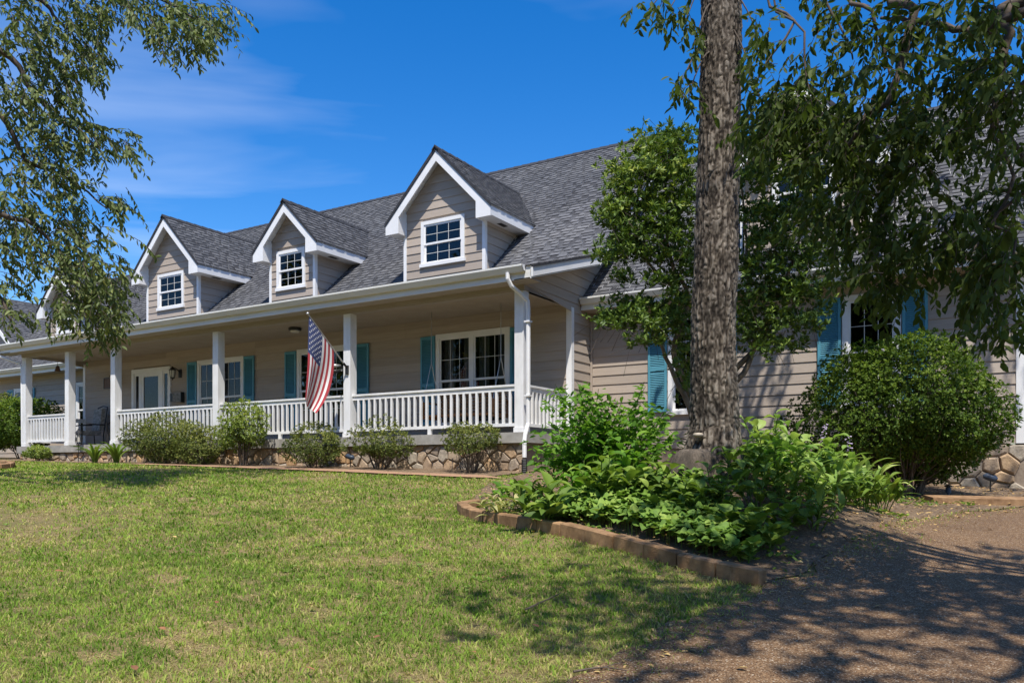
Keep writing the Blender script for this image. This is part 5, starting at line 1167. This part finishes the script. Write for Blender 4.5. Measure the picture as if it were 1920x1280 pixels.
# heart-leaved ground cover spilling to the edging
def ground_cover():
    n = 2600; px = rs.uniform(1040, 1420, n*3); py = rs.uniform(905, 1035, n*3)
    Pp = []; 
    for k in range(n*3):
        u = rs.rand(); e0 = np.array([-4.75, 7.98]); e1 = np.array([-2.3, 7.02]); q = e0+(e1-e0)*u; nrm = np.array([0.39, 0.92]); dd = rs.beta(1.2, 1.6)*1.15*math.sin(math.pi*(0.12+0.8*u))**0.5; p = q+nrm*(0.03+dd)
        Pp.append(p)
        if len(Pp) >= n: break
    Pp = np.array(Pp); z = gz(Pp[:, 0], Pp[:, 1]); hh = 0.10+0.20*fbm(Pp[:, 0]*2.2, Pp[:, 1]*2.2, 3, 77)
    base = np.c_[Pp, z+hh*rs.uniform(0.5, 1.15, n)]; an = rs.uniform(0, 6.28, n); D = np.c_[np.cos(an), np.sin(an), rs.normal(0, 0.25, n)-0.1]; N = unit(np.c_[rs.normal(0, .3, n)-RV[0]*0-FV[0]*0.35, rs.normal(0, .3, n)-FV[1]*0.35, np.ones(n)])
    t = empty('violet_patch', (-3.6, 7.9, gz1(-3.6, 7.9)), 'dense patch of round heart-leaved ground cover along the brown edging', 'ground cover')
    V = []; Fq = []; rn = []
    tmpl, tf = big_leaf_mesh(1, 0.95, 0.5, 0.18, 5); tf = np.array(tf); D = unit(D); S = unit(np.cross(N, D)); N2 = np.cross(D, S); L = rs.uniform(0.055, 0.105, n)
    VV = (base[:, None, :]+(tmpl[None, :, 0:1]*D[:, None]+tmpl[None, :, 1:2]*S[:, None]+tmpl[None, :, 2:3]*N2[:, None])*L[:, None, None]).reshape(-1, 3)
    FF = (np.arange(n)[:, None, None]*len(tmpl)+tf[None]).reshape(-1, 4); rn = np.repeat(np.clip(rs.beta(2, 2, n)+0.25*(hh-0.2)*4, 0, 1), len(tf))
    o = link_mesh('foliage', VV, FF, 'leaf_violet', t, rnd=rn, smooth=True); o['kind'] = 'stuff'
    st = MB()
    for k in range(0, n, 6): st.tube([(Pp[k, 0], Pp[k, 1], z[k]-0.01), base[k]], 0.003, 3, False)
    st.build('stems', 'leaf_bed', t, rnd=[0.3]*len(st.f))['kind'] = 'stuff'
ground_cover()
# tall weedy shrub
def weed_shrub():
    x, y = gp(1130, 880, 10.2); z0 = gz1(x, y); t = empty('weedy_shrub', (x, y, z0), 'tall bright green weedy shrub with arching stems in front of the porch corner', 'shrub'); fo = Foliage(); st = MB()
    tips = [(1010, 790), (1030, 740), (1050, 715), (1075, 720), (1100, 730), (1130, 745), (1150, 735), (1180, 745), (1205, 720), (1225, 750), (1245, 770), (1265, 790), (1280, 820), (990, 830), (1020, 850), (1060, 790), (1090, 800), (1120, 790), (1150, 800), (1190, 790), (1220, 810), (1250, 830), (1050, 850), (1100, 850), (1150, 860), (1200, 850), (1080, 770), (1170, 770), (1005, 870), (1040, 890), (1240, 860), (1120, 830), (1070, 830), (1210, 770), (1140, 770)]
    for (px, py) in tips*2:
        e = P(px+rs.normal()*10, py+rs.normal()*8+6, 9.9+rs.normal()*0.38); b = np.array([x+rs.normal()*0.18, y+rs.normal()*0.15, z0-0.05]); mid = (b+e)/2+np.array([0, 0, 0.22])
        c = limb(st, [b, mid, e], 0.009, 0.003, 4)
        n = 62; ts = rs.uniform(0.25, 1.0, n); cc = np.array(c); idx = (ts*(len(cc)-1)).astype(int); q = cc[idx]+rs.normal(size=(n, 3))*0.05
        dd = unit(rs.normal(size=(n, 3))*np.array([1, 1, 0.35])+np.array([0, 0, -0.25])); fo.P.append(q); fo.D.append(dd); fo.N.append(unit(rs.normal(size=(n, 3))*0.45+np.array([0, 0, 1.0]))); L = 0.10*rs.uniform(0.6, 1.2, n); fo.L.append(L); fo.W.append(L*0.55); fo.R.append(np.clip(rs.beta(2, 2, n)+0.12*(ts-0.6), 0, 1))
    st.build('stems', 'leaf_weed', t, rnd=[0.2]*len(st.f)); fo.build('foliage', 'leaf_weed', t)
weed_shrub()
# loose low weeds on the bare bank and bed floor
def bank_weeds():
    n = 1500; V = []; pts = []
    while len(pts) < n:
        x = rs.uniform(-7.4, -0.4); y = rs.uniform(7.0, 14.5)
        if not in_poly(np.array([x]), np.array([y]), BED)[0]: continue
        if vnoise(np.array([x*1.7]), np.array([y*1.7]), 61)[0] < 0.52: continue
        pts.append((x, y))
    pts = np.array(pts); z = gz(pts[:, 0], pts[:, 1])+0.035; an = rs.uniform(0, 6.28, n*3); base = np.repeat(np.c_[pts, z], 3, 0); D = np.c_[np.cos(an), np.sin(an), rs.uniform(0.2, 1.0, n*3)]; L = rs.uniform(0.03, 0.08, n*3)
    o = leaf_obj('bed_weeds', base, D, unit(np.c_[np.zeros((n*3, 2)), np.ones(n*3)]+rs.normal(size=(n*3, 3))*0.3), L, L*0.5, 'leaf_bed', None); tag(o, 'scattered low seedlings and weeds on the bed soil', 'weeds', None, 'stuff')
bank_weeds()
# leaf litter and wood bits on the bank
def litter():
    n = 9000; x = rs.uniform(-7.4, 0.6, n); y = rs.uniform(6.9, 15.5, n); k = in_poly(x, y, BED); x, y = x[k], y[k]; n = len(x); an = rs.uniform(0, 6.28, n); L = rs.uniform(0.015, 0.06, n)
    o = leaf_obj('leaf_litter', np.c_[x, y, gz(x, y)+0.045], np.c_[np.cos(an), np.sin(an), rs.normal(0, 0.25, n)], unit(np.c_[rs.normal(0, .4, n), rs.normal(0, .4, n), np.ones(n)]), L, L*rs.uniform(0.15, 0.6, n), 'straw_leaf', None); tag(o, 'dry leaf litter and bark chips scattered over the bed soil', 'litter', None, 'stuff')
litter()
def drive_litter():
    n = 900; t = rs.rand(n); a = np.array([-2.05, 3.9]); pts = np.array([(-2.3, 2.0), (-2.05, 3.96), (-1.75, 6.5), (-1.2, 8.2), (-1.0, 10.3), (-.5, 12.0), (.3, 13.2)]); k = rs.randint(0, len(pts)-1, n)
    q = pts[k]*(1-t[:, None])+pts[k+1]*t[:, None]; q[:, 0] += np.abs(rs.normal(0, 0.28, n))-0.12; an = rs.uniform(0, 6.28, n); L = rs.uniform(0.012, 0.05, n)
    o = leaf_obj('drive_litter', np.c_[q, gz(q[:, 0], q[:, 1])+0.026], np.c_[np.cos(an), np.sin(an), rs.normal(0, 0.15, n)], unit(np.c_[rs.normal(0, .3, n), rs.normal(0, .3, n), np.ones(n)]), L, L*rs.uniform(0.15, 0.6, n), 'straw_leaf', None); tag(o, 'dry leaf bits gathered along the edge of the drive', 'litter', None, 'stuff')
drive_litter()

# --- brown edging blocks
def edging(name, label, pts, L=0.385, h=0.125, wd=0.14):
    c = [np.array(p, float) for p in pts]; dense = np.array([q for q in curve_pts([np.r_[p, 0] for p in c], 30)])[:, :2]; seg = np.r_[0, np.cumsum(np.linalg.norm(np.diff(dense, axis=0), axis=1))]; n = max(1, int(round(seg[-1]/L))); L = seg[-1]/n
    mid = dense[len(dense)//2]; t = empty(name, (mid[0], mid[1], gz1(*mid)), label, 'edging')
    for k in range(n):
        s0, s1 = k*L+0.006, (k+1)*L-0.006; p0 = np.array([np.interp(s0, seg, dense[:, 0]), np.interp(s0, seg, dense[:, 1])]); p1 = np.array([np.interp(s1, seg, dense[:, 0]), np.interp(s1, seg, dense[:, 1])]); u = (p1-p0)/np.linalg.norm(p1-p0); nn = np.array([-u[1], u[0]])
        off = random.uniform(-.004, .004); z0 = gz1(*((p0+p1)/2)); zt = z0+h+random.uniform(-.006, .006); ti = random.uniform(-.005, .005); b = 0.014
        V = []
        for (zz, ins) in ((z0-0.12, 0), (zt-b, 0), (zt, b)):
            for (pp, sg, e) in ((p0, -1, 1), (p1, -1, -1), (p1, 1, -1), (p0, 1, 1)):
                q = pp+u*e*ins+nn*(sg*(wd/2-ins)+off); V.append((q[0], q[1], zz-z0+gz1(pp[0], pp[1])+(ti if pp is p0 else -ti)*(zz > z0)))
        Fq = [(0, 1, 5, 4), (1, 2, 6, 5), (2, 3, 7, 6), (3, 0, 4, 7), (4, 5, 9, 8), (5, 6, 10, 9), (6, 7, 11, 10), (7, 4, 8, 11), (8, 9, 10, 11)]
        link_mesh('block', V, Fq, 'block', t)
edging('garden_edging', 'curved row of brown concrete blocks holding back the garden bed', [(-6.25, 9.25), (-6.23, 8.85), (-5.5, 8.22), (-4.53, 7.70), (-3.7, 7.34), (-2.97, 7.05), (-2.3, 6.80), (-1.72, 6.66)])
lb = [P(-90, 893, 18.5)[:2], P(-20, 889, 18.0)[:2], P(14, 886, 18.3)[:2], P(20, 880, 19.6)[:2], P(-10, 874, 20.6)[:2]]
edging('garden_edging', 'short curved block border round the shrub at the end of the lawn', lb, 0.3, 0.13)
# flat concrete edging by the wing
kb = [P(1752, 938, 11.9), P(1930, 944, 11.6), P(1940, 931, 12.6), P(1752, 928, 12.7)]
zk = gz1(-0.3, 13.3)
kx = [(-0.95, 12.75), (0.55, 13.35), (0.4, 13.75), (-1.1, 13.05)]
m = MB(); zk = [gz1(*q) for q in kx]; m.hexa([(q[0], q[1], z_-0.1) for q, z_ in zip(kx, zk)]+[(q[0], q[1], z_+0.09) for q, z_ in zip(kx, zk)]); tag(m.build('edging_slab', 'block'), 'low flat brown slab edging the mulch beside the drive', 'slab')
# --- small lights
def stake_light(px, py, Yd, label, spot):
    q = P(px, py, Yd); x, y = q[0], q[1]; z0 = gz1(x, y)+0.03; r = empty('path_light' if not spot else 'spotlight', (x, y, z0), label, 'light')
    if not spot:
        MB().lathe((x, y, z0), [(0.022, -0.05), (0.022, 0.05), (0.038, 0.05), (0.038, 0.13), (0.02, 0.14)], 12).build('body', 'blue_grey_plastic', r); MB().lathe((x, y, z0), [(0.055, 0.14), (0.055, 0.155), (0.03, 0.17)], 12).build('cap', 'black_metal', r)
    else:
        MB().tube([(x, y, z0-0.08), (x, y, z0+0.16)], 0.012, 6).build('stake', 'black_metal', r)
        MB().tube([(x+0.09, y+0.0, z0+0.17), (x+0.05, y, z0+0.195), (x-0.06, y-0.02, z0+0.23), (x-0.10, y-0.03, z0+0.225)], [0.035, 0.062, 0.055, 0.03], 10).build('lamp_head', 'blue_grey_plastic', r, True)
        MB().box(x-0.05, x+0.07, y-0.05, y+0.05, z0+0.258, z0+0.266).build('solar_panel', 'black_metal', r)
stake_light(1778, 935, 12.1, 'short dark cylinder path light standing at the brown slab edge', False)
stake_light(1857, 915, 13.0, 'blue-grey spotlight on a stake in the mulch by the stone foundation', True)
q = onY(657, 868, 13.1); stake_light(657, 868, float(np.dot(q-np.array([0, 0, CZ]), FV)), 'small dark spotlight on a stake against the porch foundation stones', True)

# --- fallen leaves and twigs
def flat_leaf(px, py, sz, mat, lab, grp):
    r = ray(px, py); lo, hi = 2.0, 30.0
    for _ in range(50):
        md = (lo+hi)/2; q = np.array([0, 0, CZ])+r*md
        if q[2] > gz1(q[0], q[1])+0.03: lo = md
        else: hi = md
    V, Fq = big_leaf_mesh(random.randint(0, 9), 0.55, 0.0, -0.1, 5); an = random.uniform(0, 6.28); V = V*sz; c, s = math.cos(an), math.sin(an); tx = random.uniform(-.3, .3)
    W_ = np.c_[V[:, 0]*c-V[:, 1]*s, V[:, 0]*s+V[:, 1]*c, V[:, 2]*0.7+(0.012 if 'grass' in lab else -0.012)+tx*V[:, 1]+sz*0.1]+q; o = link_mesh('fallen_leaf', W_, Fq, mat, None, smooth=True); tag(o, lab, 'leaf', grp)
for px, py in ((938, 1088), (1030, 1090), (575, 1140), (405, 1135), (880, 1228), (1010, 1180), (700, 1200), (255, 1262), (590, 1262), (835, 1100), (310, 1185), (1175, 1130), (120, 1075), (480, 1040)):
    flat_leaf(px, py, random.uniform(0.05, 0.08), 'red_leaf', 'curled reddish-brown fallen leaf lying on the grass', 'fallen leaves on the lawn')
for px, py in ((735, 1048), (655, 1092), (1070, 1075), (560, 925), (1245, 1085), (1000, 1000), (330, 1010)):
    flat_leaf(px, py, random.uniform(0.05, 0.075), 'straw_leaf', 'pale yellow fallen leaf lying on the grass', 'pale fallen leaves on the lawn')
for px, py in ((1307, 1220), (1600, 1050), (1862, 992), (1700, 979), (1520, 1100), (1640, 1135), (1440, 1180), (1760, 1080), (1380, 1250), (1880, 1120), (1550, 1220)):
    flat_leaf(px, py, random.uniform(0.04, 0.07), 'straw_leaf', 'dry tan fallen leaf lying on the drive', 'fallen leaves on the drive')
def stick(pxs, lab):
    pts = []
    for px, py in pxs:
        r = ray(px, py); lo, hi = 2.0, 30.0
        for _ in range(40):
            md = (lo+hi)/2; q = np.array([0, 0, CZ])+r*md
            if q[2] > gz1(q[0], q[1])+0.035: lo = md
            else: hi = md
        pts.append(q)
    c = curve_pts(pts, 4); m = MB(); m.tube(c, [0.007*(1-0.7*i/len(c))+0.001 for i in range(len(c))], 5); j = c[len(c)//2]; m.tube([j, j+(c[-1]-j)*0.3+np.array([0.05, 0.06, 0.03])], [0.004, 0.002], 4); tag(m.build('fallen_twig', 'twig_bark'), lab, 'twig')
stick([(985, 1142), (1015, 1128), (1050, 1112)], 'thin bare twig lying on the shaded grass'); stick([(1075, 1258), (1130, 1250), (1175, 1256)], 'pale bent twig lying where lawn meets drive')

# --- trees across the yard behind the photographer, mirrored in the window panes
def yard_trees():
    spots = [(-2, -19), (-10, -16), (-18, -19), (-26, -15), (-34, -18), (7, -15), (14, -9), (-43, -12), (-14, -27), (2, -28), (-30, -27)]
    for k, (x, y) in enumerate(spots):
        z0 = gz1(x, y); hgt = 13+4*((k*37) % 10)/10; t = empty('yard_tree', (x, y, z0), 'tall leafy tree across the yard, mirrored in the window panes', 'tree', 'trees across the yard')
        tr = MB(); limb(tr, [(x, y, z0-0.3), (x+0.2, y, z0+hgt*0.35), (x, y+0.2, z0+hgt*0.8)], 0.3, 0.08, 8)
        for q in range(7):
            an = q*2.4; zz = z0+hgt*(0.3+0.07*q); limb(tr, [(x+0.1, y, zz), (x+1.6*math.cos(an), y+1.6*math.sin(an), zz+0.9), (x+3.2*math.cos(an), y+3.2*math.sin(an), zz+1.3)], 0.1, 0.03, 5)
        tr.build('trunk', 'twig_bark', t, True); n = 5200; d = rdir(n); rad = rs.uniform(0.35, 1.0, n)**0.6; lump = 0.75+0.5*fbm(d[:, 0]*2.2+k, d[:, 1]*2.2+d[:, 2]*1.7, 3, k)
        c = np.c_[x+d[:, 0]*4.4*rad*lump, y+d[:, 1]*4.4*rad*lump, z0+hgt*0.58+d[:, 2]*hgt*0.43*rad*lump]; L = rs.uniform(0.3, 0.6, n)
        leaf_obj('crown', c, rdir(n), rdir(n), L, L*0.6, 'leaf_right', t)
yard_trees()

# --- grass
def grass():
    LAWN_X = []
    bands = [(3.3, 5.5, 5200, 1.0), (5.5, 8, 3300, 1.25), (8, 11, 1700, 1.7), (11, 15, 950, 2.3), (15, 21, 480, 3.0), (21, 32, 220, 4.2)]
    Bs = []; Ws = []; Hs = []
    for d0, d1, dens, wmul in bands:
        n = int(dens*(d1-d0)*(d0+d1)/2*1.42); d = np.sqrt(rs.uniform(d0*d0, d1*d1, n)); lat = rs.uniform(-0.70, 0.62, n)*d
        x = FV[0]*d+RV[0]*lat; y = FV[1]*d+RV[1]*lat
        ok = ~in_poly(x, y, BED) & ~in_poly(x, y, FRONTBED) & (y < 13.2) & ~(in_poly(x, y, PATH) & (rs.rand(n) > 0.06))
        ex = 0.22*(fbm(x*2.1, y*2.1, 4, 9)*2-1)+0.45*(rs.rand(n)**3)   # ragged edge to the drive
        ok &= ~in_poly(x-ex, y, DRIVE)
        x, y = x[ok], y[ok]; bare = fbm(x*0.55+3, y*0.55, 4, 33); worn = fbm(x*1.7, y*1.7, 3, 51)
        keep = rs.rand(len(x)) < np.clip(1.15-1.5*np.clip(bare-0.54, 0, 1)*2.4, 0.22, 1); x, y = x[keep], y[keep]
        Bs.append(np.c_[x, y]); Ws.append(np.full(len(x), 0.0042*wmul)); Hs.append(np.full(len(x), 0.033*(1+0.10*(wmul-1))))
    B = np.concatenate(Bs); W = np.concatenate(Ws)*rs.uniform(0.7, 1.3, len(B)); Hh = np.concatenate(Hs)*rs.uniform(0.45, 1.35, len(B)); n = len(B)
    z = gz(B[:, 0], B[:, 1])-0.004; patch = fbm(B[:, 0]*0.55+3, B[:, 1]*0.55, 4, 33); fine = fbm(B[:, 0]*2.3, B[:, 1]*2.3, 3, 71)
    # drier towards the trees by the drive, as the turf itself is
    mott = fbm(B[:, 0]*7, B[:, 1]*7, 2, 91); tone = np.clip(0.25+1.1*(patch-0.48)+0.9*(fine-0.5)+1.0*(mott-0.5)+rs.normal(0, 0.17, n), 0, 1); dry = rs.rand(n) < 0.07+0.25*np.clip(patch-0.5, 0, 1); tone[dry] = rs.uniform(0.72, 1.0, dry.sum())
    wornB = fbm(B[:, 0]*2.6, B[:, 1]*4.4, 3, 51)+0.25*(patch-0.5); wk = (wornB > 0.70) & (rs.rand(n) < 0.85); tone[wk] = rs.uniform(0.8, 1.0, wk.sum()); Hh[wk] *= 0.5; Hh *= 1.15-0.5*np.clip(tone-0.5, 0, 1); big_ = rs.rand(n) < 0.14; W[big_] *= 2.1; Hh[big_] *= 1.35; tone[big_] = np.clip(tone[big_]*0.8+0.08, 0, 1); nearD = (B[:, 0]+1.95-0.05*B[:, 1] > -0.9) | (fbm(B[:, 0]*0.9, B[:, 1]*0.9, 3, 123) > 0.63); dr2 = nearD & (rs.rand(n) < 0.40); tone[dr2] = rs.uniform(0.5, 0.95, dr2.sum()); an = rs.uniform(0, 6.28, n); lean = rs.uniform(0.3, 1.7, n); lean[wk] += 1.0; dx_ = np.cos(an); dy_ = np.sin(an); sa = an+math.pi/2+rs.normal(0, 0.5, n); sx_ = np.cos(sa); sy_ = np.sin(sa); b = np.c_[B, z]
    S = np.c_[sx_, sy_, np.zeros(n)]*W[:, None]*0.5; O = np.c_[dx_, dy_, np.zeros(n)]
    m1 = b+np.c_[O[:, :2]*(Hh*lean*0.35)[:, None], Hh*0.6]; tp = b+np.c_[O[:, :2]*(Hh*lean)[:, None], Hh*(1.0-0.25*lean)]
    V = np.stack([b-S, b+S, m1+S*0.8, m1-S*0.8, tp], 1).reshape(-1, 3); k = np.arange(n)[:, None]*5
    tri = np.concatenate([k+np.array([[0, 1, 2]]), k+np.array([[0, 2, 3]]), k+np.array([[3, 2, 4]])], 0)
    o = link_mesh('grass', V, tri, 'grass', None, rnd=np.tile(tone, 3), center=False); tag(o, 'short patchy sunlit lawn grass with dry straw patches', 'grass', None, 'stuff'); print('blades', n)
grass()
def lawn_weeds():
    n = 900; d = np.sqrt(rs.uniform(3.6**2, 17**2, n)); lat = rs.uniform(-0.66, 0.3, n)*d; x = FV[0]*d+RV[0]*lat; y = FV[1]*d+RV[1]*lat
    ok = ~in_poly(x, y, BED) & ~in_poly(x, y, DRIVE) & (y < 11.8) & (fbm(x*0.7, y*0.7, 3, 15) > 0.47); x, y = x[ok], y[ok]; n = len(x); k = 6
    an = np.tile(np.arange(k)*2*math.pi/k, n)+np.repeat(rs.rand(n)*6, k)+rs.normal(0, .2, n*k); L = np.repeat(rs.uniform(0.025, 0.06, n), k)*rs.uniform(.7, 1.1, n*k)
    base = np.repeat(np.c_[x, y, gz(x, y)+0.012], k, 0); D = np.c_[np.cos(an), np.sin(an), rs.uniform(0.15, 0.7, n*k)]
    o = leaf_obj('lawn_weeds', base, D, np.tile([0, 0, 1.0], (n*k, 1))+rs.normal(size=(n*k, 3))*0.2, L, L*rs.uniform(0.25, 0.5, n*k), 'leaf_lime', None, rnd=rs.rand(n*k)*0.6); tag(o, 'small broad-leaved weeds dotted through the lawn', 'weeds', None, 'stuff')
lawn_weeds()
print('objects', len(bpy.data.objects), 'tris', sum(len(o.data.loop_triangles) if o.type == 'MESH' and not o.data.calc_loop_triangles() else 0 for o in bpy.data.objects))
